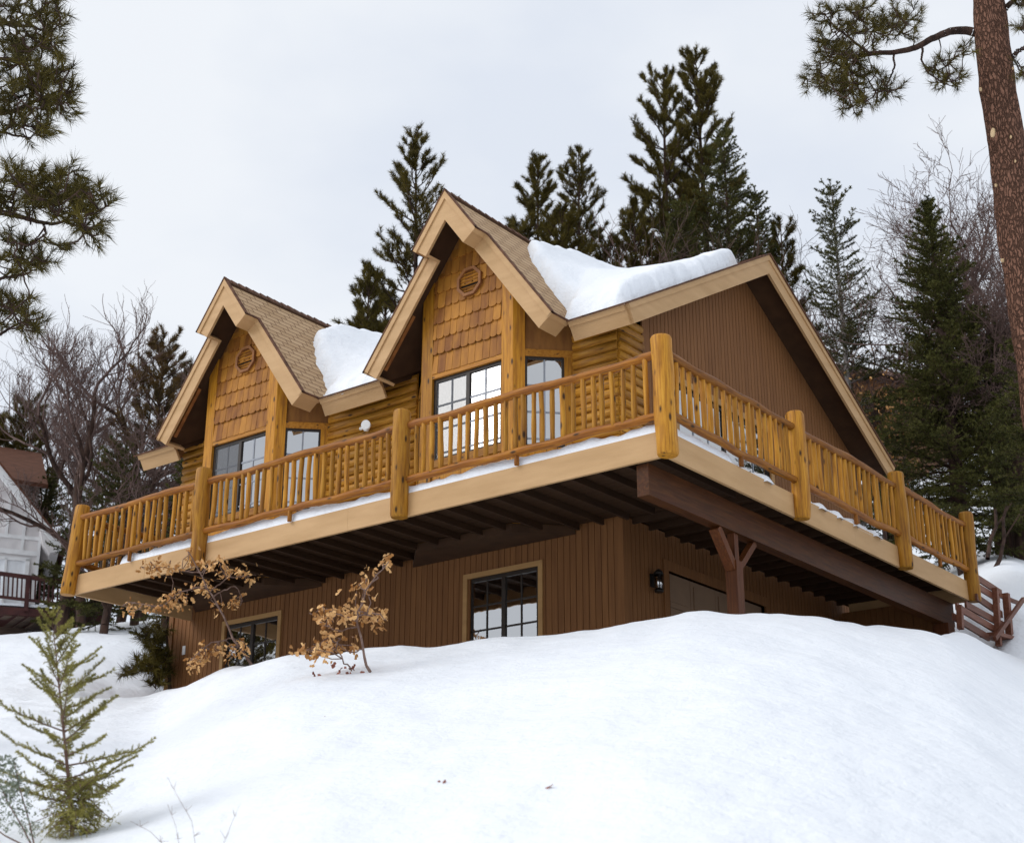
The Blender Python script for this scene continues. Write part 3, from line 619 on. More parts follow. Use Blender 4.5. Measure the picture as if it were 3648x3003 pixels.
# main roof, front plane in three pieces between and beside the dormers, then the back plane
front_n = (0, -math.sin(ph), math.cos(ph)); uvm = lambda p: (p.x, (p.z-ZE)/math.sin(ph))
phb = math.atan(KB); back_n = (0, math.sin(phb), math.cos(phb))
yo = lambda xx: YR
build_slabs('main_roof', [([fm(XW, YE), fm(X1-WL, YE), fm(X1, YR-.02), fm(XW, YR)], front_n, TS, uvm),
                          ([fm(X1+WL, YE), fm(X2-WL, YE), fm(X2, YR-.02), fm(X1, YR-.02)], front_n, TS, uvm),
                          ([fm(X2+WL, YE), fm(XE, YE), fm(XE, YR), fm(X2, YR-.02)], front_n, TS, uvm),
                          ([(XW, YR, ZR), (XE, YR, ZR), (XE, YB, ZBK), (XW, YB, ZBK)], back_n, TS, lambda p: (p.x, (p.z-ZE)/math.sin(phb)))])
def dormer_roof(xd):
    sl = []
    for sg in (1, -1):
        f = lambda ax, y: (xd+sg*ax, y, ZP-M*ax)
        sl.append(([f(0, YU+.02), f(WU-.02, YU+.02), f(WU-.02, YL+.02), f(WL-.02, YL+.02), f(WL-.02, YE), f(0, YR)], (sg*SN, 0, CS), TS, lambda p, xd=xd: (p.y, abs(p.x-xd)/CS)))
    build_slabs('dormer_roof', sl)
    # barge boards with a raised upper strip, short returns and the soffits' edges
    mb = MB(); ms = MB(); mt = MB()
    for sg in (1, -1):
        f = lambda ax, y, w_: (xd+sg*(ax-SN*w_), y, ZP-M*ax-CS*w_)           # w_ measured square to the roof plane
        def board(m_, a0, a1, y, w0, w1, t, plumb0):
            p = [f(a0, y, w0), f(a1, y, w0), f(a1, y, w1), f(a0, y, w1)]
            if plumb0: p[3] = (xd, y, ZP-w1/CS); p[0] = (xd, y, ZP-w0/CS)
            m_.prism(p, (0, t, 0))
        board(mb, 0, WU, YU, .0, BW, .045, True); board(mb, WU, WL, YL, .0, BW, .045, False)
        board(mb, 0, WU, YU-.022, -.005, .075, .032, True); board(mb, WU, WL+.006, YL-.022, -.005, .075, .032, False)
        # returns running into the roof
        for ax, y0, y1 in ((WU, YU+.045, YL+.045), (WL, YL+.045, YE-.0)):
            q = [f(ax, y0, 0), f(ax, y1, 0), f(ax, y1, BW), f(ax, y0, BW)]
            n_ = Vector((sg*CS, 0, -SN)); mb.prism(q, n_*-.045)
            q = [f(ax, y0-.067, -.005), f(ax, y1, -.005), f(ax, y1, .075), f(ax, y0-.067, .075)]; mb.prism(q, n_*.022)
        # dark shingle butts along the edges
        def strip(a0, a1, y): ms.prism([f(a0, y, -.03), f(a1+.02, y, -.03), f(a1+.02, y, -.006), f(a0, y, -.006)] if a0 else [(xd, y, ZP+.05), f(a1+.02, y, -.03), f(a1+.02, y, -.006), (xd, y, ZP+.01)], (0, .06, 0))
        strip(0, WU, YU-.03); strip(WU, WL, YL-.03)
        for ax, y0, y1 in ((WU, YU-.03, YL-.03), (WL, YL-.03, YE+.02)): ms.prism([f(ax, y0, -.03), f(ax+.02, y0, -.03), f(ax+.02, y0, -.006), f(ax, y0, -.006)], (0, y1-y0, 0))
        # rafter strip under the eave beside the bay
        mt = MB(); mt.prism([f(HB+.25, YL+.12, TS+.002), f(WL-.1, YL+.12, TS+.002), f(WL-.1, YL+.12, TS+.10), f(HB+.25, YL+.12, TS+.10)], (0, .06, 0)); P('soffit_rafter', mt, 'vent_wood')
    # ridge caps, each lapping over the next
    y = YU-.03; rr = random.Random(int(xd*10))
    while y < YR-.1:
        hgt = rr.uniform(.030, .042); t_ = .014
        for sg in (1, -1):
            q = [(xd, y, ZP+hgt+t_), (xd+sg*.13*CS, y, ZP-.13*SN+hgt+t_), (xd+sg*.13*CS, y, ZP-.13*SN+hgt), (xd, y, ZP+hgt)]
            ms.prism(q, (0, .20, -.022))
        y += .165
    P('barge_boards', mb, 'tan_paint'); P('shingle_edging', ms, 'shingle_edge')
for xd in (X1, X2): dormer_roof(xd)
# eave fascias of the main roof, set square to its slope
n_ = Vector(front_n); e_ = Vector((0, math.cos(ph), math.sin(ph)))
def eave(x0, x1):
    mb = MB(); ms = MB(); p = [Vector(fm(x, YE)) for x in (x0, x1)]
    mb.prism([p[0], p[1], p[1]-n_*BW, p[0]-n_*BW], -e_*.045)
    mb.prism([p[0]-e_*.045+n_*.005, p[1]-e_*.045+n_*.005, p[1]-e_*.045-n_*.075, p[0]-e_*.045-n_*.075], -e_*.02)
    ms.prism([p[0]+n_*.006, p[1]+n_*.006, p[1]+n_*.03, p[0]+n_*.03], -e_*.09)
    P('eave_fascia', mb, 'tan_paint'); P('shingle_edging', ms, 'shingle_edge')
eave(XW, X1-WL); eave(X1+WL+.025, X2-WL-.025); eave(X2+WL+.025, XE)
# rakes
for xs, dr in ((XE, 1), (XW, -1)):
    mb = MB(); ms = MB(); a, b, c = Vector((xs, YE, ZE)), Vector((xs, YR, ZR)), Vector((xs, YB, ZBK)); k = BW/math.cos(ph); kb = BW/math.cos(phb); nb = Vector(back_n)
    mb.prism([a-e_*.0, b, b-Vector((0, 0, k)), a-n_*BW], (dr*.045, 0, 0)); mb.prism([b, c, c-nb*BW, b-Vector((0, 0, k))], (dr*.045, 0, 0))
    s_ = dr*.067; q = .075/math.cos(ph)
    mb.prism([a+n_*.005-e_*.02, b+Vector((0, 0, .006)), b-Vector((0, 0, q)), a-n_*.075-e_*.02], (s_, 0, 0)); mb.prism([b+Vector((0, 0, .006)), c+nb*.005, c-nb*.075, b-Vector((0, 0, q))], (s_, 0, 0))
    ms.prism([a+n_*.006-e_*.09, b+Vector((0, 0, .008)), b+Vector((0, 0, .036)), a+n_*.03-e_*.09], (dr*.09, 0, 0)); ms.prism([b+Vector((0, 0, .008)), c+nb*.006, c+nb*.03, b+Vector((0, 0, .036))], (dr*.09, 0, 0))
    P('rake_fascia', mb, 'tan_paint'); P('shingle_edging', ms, 'shingle_edge')
mb = MB(); y = XE-.02
while y > XW:
    for sg in (1, -1):
        mb.prism([(y, YR, ZR+.05), (y, YR+sg*.13, ZR+.05-.13*(KB if sg > 0 else KS)), (y, YR+sg*.13, ZR+.036-.13*(KB if sg > 0 else KS)), (y, YR, ZR+.036)], (-.2, 0, -.02))
    y -= .165
P('ridge_caps', mb, 'shingle_edge')

# lower windows, garage, patio door, lamps ---------------------------
for (x0, x1, z0, z1) in (W1, W2):
    y = HY0
    P('window_trim', MB().box((x0-.075, y-.025, z0), (x0, y-.0, z1+.075)).box((x1, y-.025, z0), (x1+.075, y-.0, z1+.075)).box((x0, y-.025, z1), (x1, y, z1+.075)), 'tan_trim')
    window(house, [(x0, y+.03, z0), (x1, y+.03, z0), (x1, y+.03, z1), (x0, y+.03, z1)], grid=(2, 3), blind=False)
y0, y1, z0, z1 = GAR
P('garage_trim', MB().box((HX1, y0-.12, z0), (HX1+.025, y0, z1+.14)).box((HX1, y1, z0), (HX1+.025, y1+.12, z1+.14)).box((HX1, y0, z1), (HX1+.025, y1, z1+.14)), 'brown_siding')
mb = MB()
for i in range(5):
    for j in range(4):
        ya, yb = y0+(y1-y0)*j/4+.0, y0+(y1-y0)*(j+1)/4; za, zb = z0+(z1-z0)*i/5, z0+(z1-z0)*(i+1)/5
        mb.box((HX1-.09, ya+.004, za+.004), (HX1-.06, yb-.004, zb-.004)); mb.box((HX1-.06, ya+.08, za+.08), (HX1-.045, yb-.08, zb-.08))
P('garage_door', mb, 'garage_panel')
y0, y1, z0, z1 = DOOR
P('door_trim', MB().box((HX1, y0-.1, z0), (HX1+.025, y0, z1+.1)).box((HX1, y1, z0), (HX1+.025, y1+.1, z1+.1)).box((HX1, y0, z1), (HX1+.025, y1, z1+.1)), 'tan_trim')
window(house, [(HX1-.03, y0, z0), (HX1-.03, y1, z0), (HX1-.03, y1, z1), (HX1-.03, y0, z1)], grid=(3, 5)).name = 'patio_door'
lan = part_empty('wall_lantern', (HX1, 3.08, -.54))
mb = MB().box((HX1, 3.04, -.60), (HX1+.02, 3.12, -.42)).box((HX1+.02, 3.07, -.44), (HX1+.13, 3.09, -.42)); mb.tube([(HX1+.12, 3.08, -.69), (HX1+.12, 3.08, -.66)], [.06, .07], 8); mb.tube([(HX1+.12, 3.08, -.44), (HX1+.12, 3.08, -.40), (HX1+.12, 3.08, -.36)], [.075, .06, .01], 8)
for k in range(4): a = R(45+90*k); mb.bar((HX1+.12+.055*math.cos(a), 3.08+.055*math.sin(a), -.66), (HX1+.12+.066*math.cos(a), 3.08+.066*math.sin(a), -.43), .008, .008, (1, 0, 0))
mb.build('frame', 'lamp_metal', lan); MB().tube([(HX1+.12, 3.08, -.655), (HX1+.12, 3.08, -.44)], [.048, .058], 8).build('glass_shade', 'glass', lan)
MB().tube([(HX1+.12, 3.08, -.65), (HX1+.12, 3.08, -.5)], [.022, .02], 8).build('bulb', 'white_paint', lan)
fl = part_empty('floodlight', (-6.93, 2.32, 2.53))
MB().tube([(-7.08, 2.24, 2.55), (-6.98, 2.24, 2.55)], [.028, .028], 10).tube([(-6.98, 2.3, 2.545), (-6.98, 2.25, 2.545)], [.05, .05], 12).build('mount', 'white_paint', fl)
MB().tube([(-6.97, 2.24, 2.55), (-6.92, 2.22, 2.55), (-6.88, 2.18, 2.545), (-6.86, 2.13, 2.54)], [.03, .05, .072, .078], 14).build('lamp_head', 'white_paint', fl)
P('number_plaque', MB().box((-11.22, HY0-.012, -.56), (-11.15, HY0-.001, -.41)).box((-11.205, HY0-.02, -.545), (-11.165, HY0-.012, -.50)), 'white_paint')

# snow lying on the roof and the deck -----------------------------------
def seg_dist(px, py, poly):
    n = len(poly); d = np.full(px.shape, 1e9); ins = np.zeros(px.shape, bool)
    for i in range(n):
        x0, y0 = poly[i]; x1, y1 = poly[(i+1) % n]; ex, ey = x1-x0, y1-y0; t = np.clip(((px-x0)*ex+(py-y0)*ey)/(ex*ex+ey*ey+1e-12), 0, 1)
        d = np.minimum(d, np.hypot(px-x0-t*ex, py-y0-t*ey))
        c = ((y0 > py) != (y1 > py)) & (px < (x1-x0)*(py-y0)/(y1-y0+1e-12)+x0); ins ^= c
    return np.where(ins, d, -d)
def snow_patch(name, poly, base, T, edge, label, cat, step=.05, soft=None, wig=.05, group=None):
    P_ = np.array(poly); x = np.arange(P_[:, 0].min()-.1, P_[:, 0].max()+.1, step); y = np.arange(P_[:, 1].min()-.1, P_[:, 1].max()+.1, step)
    X, Y = np.meshgrid(x, y, indexing='ij'); sd = seg_dist(X, Y, poly)
    nz1 = np.array([[mnoise.noise(Vector((a*2.2, b*2.2, 5))) for b in y] for a in x]); nz2 = np.array([[mnoise.noise(Vector((a*6, b*6, 9))) for b in y] for a in x])
    sd = sd+wig*nz1+wig*1.1*nz2
    t = np.sqrt(np.clip(1-(1-np.clip(sd/edge, 0, 1))**2, 0, 1)); b0 = base(X, Y); Tm = T(X, Y) if callable(T) else T
    Z = b0+t*Tm*(1+.12*nz1)+t*.03*nz2
    if soft is not None: Z = Z*(1-t)+t*np.maximum(Z, soft(X, Y)+Tm*(1+.12*nz1)*t)
    Z = np.where(sd <= 0, b0-.03, Z)
    keep = sd > 0; n, m = X.shape; I, J = np.meshgrid(np.arange(n-1), np.arange(m-1), indexing='ij'); I, J = I.ravel(), J.ravel()
    k = keep[I, J] | keep[I+1, J] | keep[I, J+1] | keep[I+1, J+1]; I, J = I[k], J[k]
    F = np.stack([I*m+J, (I+1)*m+J, (I+1)*m+J+1, I*m+J+1], -1); used = np.unique(F); mp_ = np.full(n*m, -1); mp_[used] = np.arange(len(used))
    V = np.stack([X, Y, Z], -1).reshape(-1, 3)[used]
    o = np_mesh(name, V, mp_[F], 'snow', smooth=True); return tag(o, label, cat, group)
def softroof(x, y):
    a = ZE+KS*(np.minimum(y, 2*YR-y)-YE); k = 1.25
    L_ = [a]+[ZP-M*np.abs(x-xd) for xd in (X1, X2)]; hard = np.maximum(np.maximum(L_[0], L_[1]), L_[2])
    fill = np.log(sum(np.exp(k*(q-hard)) for q in L_))/k      # how far the drift bridges the valley
    return np.minimum(hard+fill*sstep((y-1.85)/1.3)*.9, ZR+.05)
snow_patch('roof_snow', [(-4.49, 4.3), (-4.22, 2.95), (-3.92, 2.62), (-3.46, 2.36), (-3.17, 2.3), (-2.96, 2.25), (-2.72, 1.93), (-1.78, 1.93), (-1.77, 4.9), (-1.95, 5.4), (-2.4, 6.3), (-4.5, 6.4)],
           roof_z, lambda x, y: .25+.14*sstep((x+3.9)/1.2), .20, 'thick snow drift on the main roof between the taller looking right gable and the roof edge', 'snow drift', soft=lambda x, y: softroof(x, y)-.05)
snow_patch('roof_snow', [(-9.44, 4.6), (-9.3, 3.57), (-8.81, 2.76), (-8.39, 2.46), (-8.15, 2.40), (-7.88, 2.28), (-7.66, 1.93), (-6.28, 1.93), (-5.7, 2.5), (-5.2, 3.4), (-4.9, 4.6), (-5, 6), (-9.2, 6.3)],
           roof_z, .22, .22, 'snow drift lying in the roof valley between the two front gables', 'snow drift', soft=lambda x, y: softroof(x, y)-.05)
flat = lambda x, y: np.full(np.shape(x), .312)
snow_patch('deck_snow', [(-9.95, .012), (-.012, .012), (-.012, 1.55), (-2.4, 2.3), (-3.2, 2.1), (-3.7, 1.68), (-5.3, 1.68), (-6.0, 2.3), (-7.9, 2.3), (-8.6, 1.72), (-9.4, 1.6)], flat,
           lambda x, y: .135+.34*np.exp(-((x+7.0)/1.2)**2-((y-1.5)/.9)**2)+.012*np.sin(x*1.9)+.010*np.sin(x*4.3+1), .055, 'low band of snow on the front balcony floor behind the rails', 'snow drift', .03, wig=.0)
snow_patch('deck_snow', [(-2.0, 2.45), (-.012, 1.5), (-.012, 2.45), (-.5, 2.75), (-1.9, 2.9)], flat, .10, .12, 'small tongue of snow at the corner end of the side balcony floor', 'snow drift', .05)
snow_patch('deck_snow', [(-1.2, 3.9), (-.012, 3.6), (-.012, 5.7), (-1.3, 5.6)], flat, .10, .12, 'melting snow patch on the side balcony between its middle posts', 'snow drift', .05)

# ------------------------------------------------------------------ vegetation helpers
class Sticks:
    """many thin tapered twigs in one mesh"""
    def __init__(s): s.a = []; s.b = []; s.r0 = []; s.r1 = []
    def add(s, a, b, r0, r1): s.a.append(a); s.b.append(b); s.r0.append(r0); s.r1.append(r1)
    def line(s, pts, r0, r1):
        n = len(pts)-1
        for i in range(n): s.add(pts[i], pts[i+1], r0+(r1-r0)*i/n, r0+(r1-r0)*(i+1)/n)
    def arrays(s, k=4):
        a, b = np.array(s.a, float), np.array(s.b, float); r0, r1 = np.array(s.r0)[:, None], np.array(s.r1)[:, None]
        d = unit(b-a); ref = np.where(np.abs(d[:, 2:3]) < .9, np.array([[0, 0, 1.]]), np.array([[1., 0, 0]])); u = unit(np.cross(d, ref)); v = np.cross(d, u)
        ring = [(math.cos(2*math.pi*i/k), math.sin(2*math.pi*i/k)) for i in range(k)]
        V = np.stack([a+(u*c+v*q)*r0 for c, q in ring]+[b+(u*c+v*q)*r1 for c, q in ring], 1); n = len(a)
        F = np.array([(i, (i+1) % k, k+(i+1) % k, k+i) for i in range(k)]); F = (F[None]+(np.arange(n)*2*k)[:, None, None]).reshape(-1, 4)
        return V.reshape(-1, 3), F
    def build(s, name, mat, parent, k=4): V, F = s.arrays(k); return np_mesh(name, V, F, mat, parent, smooth=True)
class Needles:
    def __init__(s, g): s.V = []; s.g = g
    def brush(s, p0, p1, n, L, w, ang=(25, 70), t0=0., bias=(0, 0, 0)):
        """n needles on each twig p0->p1"""
        p0, p1 = np.asarray(p0, float), np.asarray(p1, float); m = len(p0); g = s.g
        d = unit(p1-p0); t = g.uniform(t0, 1.0, (m, n, 1)); base = p0[:, None]+(p1-p0)[:, None]*t
        q = unit(g.normal(size=(m, n, 3))); q = unit(q-np.sum(q*d[:, None], -1, keepdims=True)*d[:, None])
        a = np.radians(g.uniform(*ang, (m, n, 1))); dr = d[:, None]*np.cos(a)+q*np.sin(a)+np.array(bias); dr = unit(dr)
        l = L*g.uniform(.7, 1.15, (m, n, 1)); side = unit(np.cross(dr, g.normal(size=(m, n, 3))))*w*g.uniform(.7, 1.3, (m, n, 1))/2
        s.V.append(np.stack([base-side, base+side, base+dr*l], 2).reshape(-1, 3))
    def build(s, name, mat, parent):
        V = np.concatenate(s.V); return np_mesh(name, V, np.arange(len(V)).reshape(-1, 3), mat, parent)
def rotz(v, a): c, q = np.cos(a), np.sin(a); return np.stack([v[..., 0]*c-v[..., 1]*q, v[..., 0]*q+v[..., 1]*c, v[..., 2]], -1)
def trunk_mesh(pts, r0, r1, mat, root, n=10, jit=.18):
    m = len(pts); MB().tube(pts, [r0+(r1-r0)*(i/(m-1))**.9 for i in range(m)], n, jit).build('trunk', mat, root)
def pine_tree(name, base, H, c0, rad, seed, label, group=None, mat='needle_pine', bark='bark_dark', dens=1.0, nl=.17, nw=.017, shape=.75, gaps=.0, r=None, top_el=50, pre=None):
    """loose open pine: curved limbs that turn up, twigs like bottle brushes"""
    g = np.random.default_rng(seed); base = np.array(base, float); root = thing(name, label, 'tree', tuple(base), group)
    r = r or .011*H+.05; ln = g.normal(0, .012, 2)
    top = lambda z: base+np.array([ln[0]*z, ln[1]*z, z])
    trunk_mesh([top(H*i/9)-np.array([0, 0, .5 if i == 0 else 0]) for i in range(10)], r, .012, bark, root)
    st = Sticks(); nd = Needles(g); z = c0*H; A0, A1 = [], []; az = g.uniform(0, 6)
    while z < H-.12:
        t = (z-c0*H)/(H-c0*H); k = g.integers(3, 6) if t < .93 else 3
        for _ in range(k):
            az += 2.4+g.normal(0, .35)
            if g.random() < gaps: continue
            low = min(1, t/.18+.45) if shape < 2 else 1
            L = (rad*(1-t)**shape*low*g.uniform(.6, 1.15)+.14); el = R(-8+(top_el+8)*t**1.1+g.normal(0, 8)); up = g.uniform(.10, .32)*L
            h = np.array([math.cos(az)*math.cos(el), math.sin(az)*math.cos(el), math.sin(el)]); p0 = top(z+g.uniform(-.1, .1))
            s = np.linspace(0, 1, 6)[:, None]; pl = p0+h*L*s+np.array([0, 0, 1])*up*s**2.2+g.normal(0, .025*L, (6, 3))*s
            st.line(pl, .012+.016*L, .008)
            n = max(5, int(L/.082*dens)); ss = g.uniform(.06, 1, n)**.6 if L > .5 else g.uniform(.1, 1, n)
            q = np.stack([np.interp(ss, s[:, 0], pl[:, j]) for j in range(3)], -1); tang = unit(pl[-1]-pl[0]); sg = g.choice([-1, 1], n)*np.radians(g.uniform(15, 62, n))
            td = np.stack([tang[0]*np.cos(sg)-tang[1]*np.sin(sg), tang[0]*np.sin(sg)+tang[1]*np.cos(sg), np.full(n, tang[2])+g.uniform(.1, .75, n)], -1)
            tl = (.18+.20*L*(1-.55*ss))*g.uniform(.7, 1.2, n); e = q+unit(td)*tl[:, None]
            for i in range(n): st.add(q[i], e[i], .009, .005)
            A0.append(q+(e-q)*.25); A1.append(e); A0.append(pl[4:5]); A1.append(pl[5:6]+(pl[5:6]-pl[4:5])*.15)
        z += (.26+.30*(1-t))*(H/15)**.5
    nd.brush(np.concatenate(A0), np.concatenate(A1), 42, nl, nw, (22, 68), bias=(0, 0, .12))
    st.build('branches', bark, root, 3); nd.build('crown', mat, root); return root
def fir_tree(name, base, H, c0, rad, seed, label, group=None, mat='needle_fir', bark='bark_dark', scale=1.0, shape=.8, step=.30, tw=.13, nn=24, nl=.062, nw=.020, el=(-14, 30), gaps=0., r=None, curve=.12, kk=(5, 8), cat='tree', lean=(0, 0), flat=.22, low=.55, tend=.5):
    """fir or spruce: layered limbs with flat two sided sprays"""
    g = np.random.default_rng(seed); base = np.array(base, float); root = thing(name, label, cat, tuple(base), group)
    top = lambda z: base+np.array([lean[0]*z, lean[1]*z, z])
    trunk_mesh([top(H*i/9)-np.array([0, 0, .4*scale if i == 0 else 0]) for i in range(10)], r or (.012*H+.03), .008*scale, bark, root)
    st = Sticks(); nd = Needles(g); z = c0*H; az = g.uniform(0, 6); A0, A1 = [], []
    while z < H-.05*scale:
        t = (z-c0*H)/(H-c0*H)
        for _ in range(int(g.integers(*kk))):
            az += 2.4+g.normal(0, .4)
            if g.random() < gaps: continue
            L = rad*(1-t)**shape*min(1, low+t/.12*(1-low))*g.uniform(.62, 1.12)+.10*scale; e_ = R(el[0]+(el[1]-el[0])*t+g.normal(0, 6))
            h = np.array([math.cos(az)*math.cos(e_), math.sin(az)*math.cos(e_), math.sin(e_)]); p0 = top(z+g.uniform(-.12, .12)*scale)
            s = np.linspace(0, 1, 5)[:, None]; pl = p0+h*L*s+np.array([0, 0, 1])*curve*L*s**2.5+g.normal(0, .02*L, (5, 3))*s
            st.line(pl, (.006+.011*L/scale)*scale, .004*scale)
            n = max(2, int(L/(tw*scale))); ss = np.linspace(.16, .98, n); q = np.stack([np.interp(ss, s[:, 0], pl[:, j]) for j in range(3)], -1); tang = unit(pl[-1]-pl[0])
            for sg in (-1, 1):
                a = sg*np.radians(g.uniform(38, 66, n))
                td = np.stack([tang[0]*np.cos(a)-tang[1]*np.sin(a), tang[0]*np.sin(a)+tang[1]*np.cos(a), np.full(n, tang[2])+g.normal(0, flat, n)], -1)
                tl = (.07*scale+tend*L*(1-ss)**.8*.75)*g.uniform(.6, 1.15, n)*np.minimum(1, ss*3+.3); tl = np.minimum(tl, .75*scale); e = q+unit(td)*tl[:, None]
                A0.append(q); A1.append(e)
                for i in range(n): st.add(q[i], e[i], .005*scale, .003*scale)
            A0.append(pl[1:4]); A1.append(pl[2:5])
        z += step*scale*(.65+.5*(1-t))
    A0, A1 = np.concatenate(A0), np.concatenate(A1); ln = np.linalg.norm(A1-A0, axis=1)
    big = ln > .28*scale
    nd.brush(A0[~big], A1[~big], nn, nl, nw, (25, 75)); 
    if big.any(): nd.brush(A0[big], A1[big], int(nn*1.9), nl, nw, (25, 75))
    st.build('branches', bark, root, 3); nd.build('crown', mat, root); return root
def bare_tree(name, base, H, seed, label, group=None, spread=.5, r0=None, levels=5, bark='bark_twig', tbark='bark_dark', up=.25, forks=(2, 4), fine=.0065, lean=(0, 0), first=.3, cat='tree', kink=.22):
    g = random.Random(seed); base = np.array(base, float); root = thing(name, label, cat, tuple(base), group)
    big = Sticks(); st = Sticks(); r0 = r0 or .012*H+.03
    def grow(p, d, L, r, lv):
        n = 5 if lv < 3 else 4; pts = [p]; dd = np.array(d)
        for i in range(n):
            kk_ = kink*(.3 if lv == 0 else 1); dd = unit(dd+np.array([g.gauss(0, kk_), g.gauss(0, kk_), g.gauss(0, kk_*.7)+up*.12])); pts.append(pts[-1]+dd*(L/n))
        r1 = max(fine*.6, r*(.55 if lv else .6)); (big if lv < 2 else st).line(pts, r, r1)
        if lv >= levels: return
        c = g.randint(*forks)+(1 if lv in (1, 2, 3) else 0)
        for k in range(c):
            s = first+(1-first)*(k+g.random())/c if lv == 0 else .25+.75*(k+g.random())/c
            i = min(n-1, int(s*n)); f = s*n-i; q = pts[i]*(1-f)+pts[i+1]*f; ax = unit(pts[i+1]-pts[i])
            o = unit(np.cross(ax, [g.gauss(0, 1), g.gauss(0, 1), g.gauss(0, 1)])); a = R(g.uniform(22, 62))*(.7+.6*spread)
            nd = unit(ax*math.cos(a)+o*math.sin(a)+np.array([0, 0, up*.5])); grow(q, nd, L*g.uniform(.42, .72)*(1.05 if lv else .85), max(fine, (r*(1-s)+r1*s)*g.uniform(.45, .7)), lv+1)
        grow(pts[-1], unit(dd+np.array([0, 0, up*.3])), L*g.uniform(.5, .7), r1, lv+1)
    grow(base-np.array([0, 0, .4]), unit(np.array([lean[0], lean[1], 1.])), H*.45, r0, 0)
    big.build('trunk', tbark, root, 8); st.build('twigs', bark, root, 3); return root
def col_tree(px_top, py_top, px_base, d, extra=0):
    """foot on the snow and height of a tree whose tip shows at a picture point at distance d"""
    T = at(px_top, py_top, d); z = float(ter_z(T[0], T[1])); return np.array([T[0], T[1], z-extra]), T[2]-z+extra

# ------------------------------------------------------------------ trees behind the house
G1 = 'conifers on the slope behind the house'
def mk_pine(px, py, d, wpx, seed, label, **k):
    b, H = col_tree(px, py, px, d); H -= .5; rad = wpx/K/FPX*d*1.95; pine_tree('pine_tree', b, H, k.pop('c0', .22), rad, seed, label, k.pop('group', G1), **k)
def mk_fir(px, py, d, wpx, seed, label, **k):
    b, H = col_tree(px, py, px, d); H -= .2; rad = wpx/K/FPX*d*1.6; fir_tree('fir_tree', b, H, k.pop('c0', .12), rad, seed, label, k.pop('group', G1), **k)
mk_pine(884, 256, 39, 105, 101, 'slender open pine rising behind the left side of the taller gable', shape=.62, gaps=.12, c0=.3)
mk_pine(742, 520, 37, 62, 102, 'low bushy pine showing over the roof between the two front gables', shape=.5)
mk_pine(800, 575, 41, 62, 112, 'small pine tucked behind the left foot of the taller gable', shape=.5)
mk_pine(1106, 312, 41, 62, 103, 'round shouldered pine on the left of the pair just right of the tall gable peak', shape=.5, dens=1.2)
mk_pine(1182, 281, 43, 62, 104, 'narrow open topped pine on the right of the pair beside the tall gable', shape=.5, gaps=.1)
mk_pine(1150, 400, 38, 70, 105, 'short dense pine filling in below the pair of pines beside the tall gable', shape=.45, dens=1.2, mat='needle_pine')
mk_pine(1352, 136, 43, 74, 106, 'tall pine with a ragged left side, second tallest above the roof snow', shape=.42, dens=1.5)
mk_pine(1440, 104, 44, 72, 107, 'tallest pine of all, its tip highest above the snowy roof', shape=.44, dens=1.5)
mk_fir(1488, 252, 38, 105, 108, 'broad dense fir standing in front of the tallest pine', shape=.55, nn=20)
mk_pine(1592, 430, 40, 58, 109, 'thin pine half hidden behind the peak of the right roof gable', shape=.5, gaps=.1)
mk_pine(1240, 470, 42, 60, 113, 'low pine in the dip between the pine pair and the tallest pines', shape=.5)
mk_pine(1298, 395, 40, 58, 131, 'bushy pine filling the left flank of the tallest pines', shape=.4)
mk_pine(1398, 350, 45, 66, 132, 'pine hidden between the two tallest pines', shape=.4)
mk_fir(1400, 410, 37, 80, 133, 'low fir in front of the tallest pines, just above the roof snow', shape=.4, c0=.05)
mk_fir(1555, 385, 39, 60, 134, 'slim fir at the right flank of the broad dense fir', shape=.45)
mk_pine(1080, 430, 39, 50, 135, 'low pine touching the roof ridge left of the pine pair', shape=.4)
mk_fir(1711, 370, 36, 84, 110, 'fir with gaps that show its pale trunk, right of the roof gable', bark='bark_pale', shape=.45, gaps=.35, nn=26, el=(-8, 35), r=.16)
mk_fir(1908, 402, 33, 138, 111, 'big dark dense fir beside the right end of the balcony', shape=.82, kk=(8, 12), nn=28, c0=.07, r=.22, tend=.6)
mk_fir(2125, 660, 27, 100, 114, 'dark fir at the right edge of the photo behind the reddish trunk', shape=.45, c0=.28)
mk_fir(1812, 800, 42, 60, 115, 'lower fir filling the gap between the pale trunked fir and the big dark fir', shape=.5)
mk_fir(2045, 640, 40, 60, 116, 'slim fir behind the big dark fir, half covered by it', shape=.5, c0=.3)
mk_pine(66, 806, 50, 52, 121, 'pine with a pointed top above the brown roof of the neighbouring house', shape=.5, group='conifers on the left behind the white house')
mk_pine(-5, 830, 49, 50, 122, 'pine cut by the left edge above the neighbouring roof', shape=.5, group='conifers on the left behind the white house')
mk_pine(347, 682, 43, 66, 123, 'yellowish brown pine among bare branches beside the left gable', shape=.45, mat='needle_yellow', group='conifers on the left behind the white house')
mk_fir(255, 905, 38, 72, 125, 'low dark fir right of the dark bare oak trunk', shape=.5, c0=.03, group='conifers on the left behind the white house')
mk_fir(395, 930, 36, 60, 126, 'low dark fir just above the far left bay of the railing', shape=.5, c0=.03, group='conifers on the left behind the white house')
mk_fir(110, 960, 46, 52, 127, 'dark fir directly right of the brown roofed wing of the white house', shape=.5, c0=.03, group='conifers on the left behind the white house')
mk_fir(185, 1000, 42, 62, 128, 'dark shrubby fir behind the far left balcony post', shape=.4, c0=.03, group='conifers on the left behind the white house')
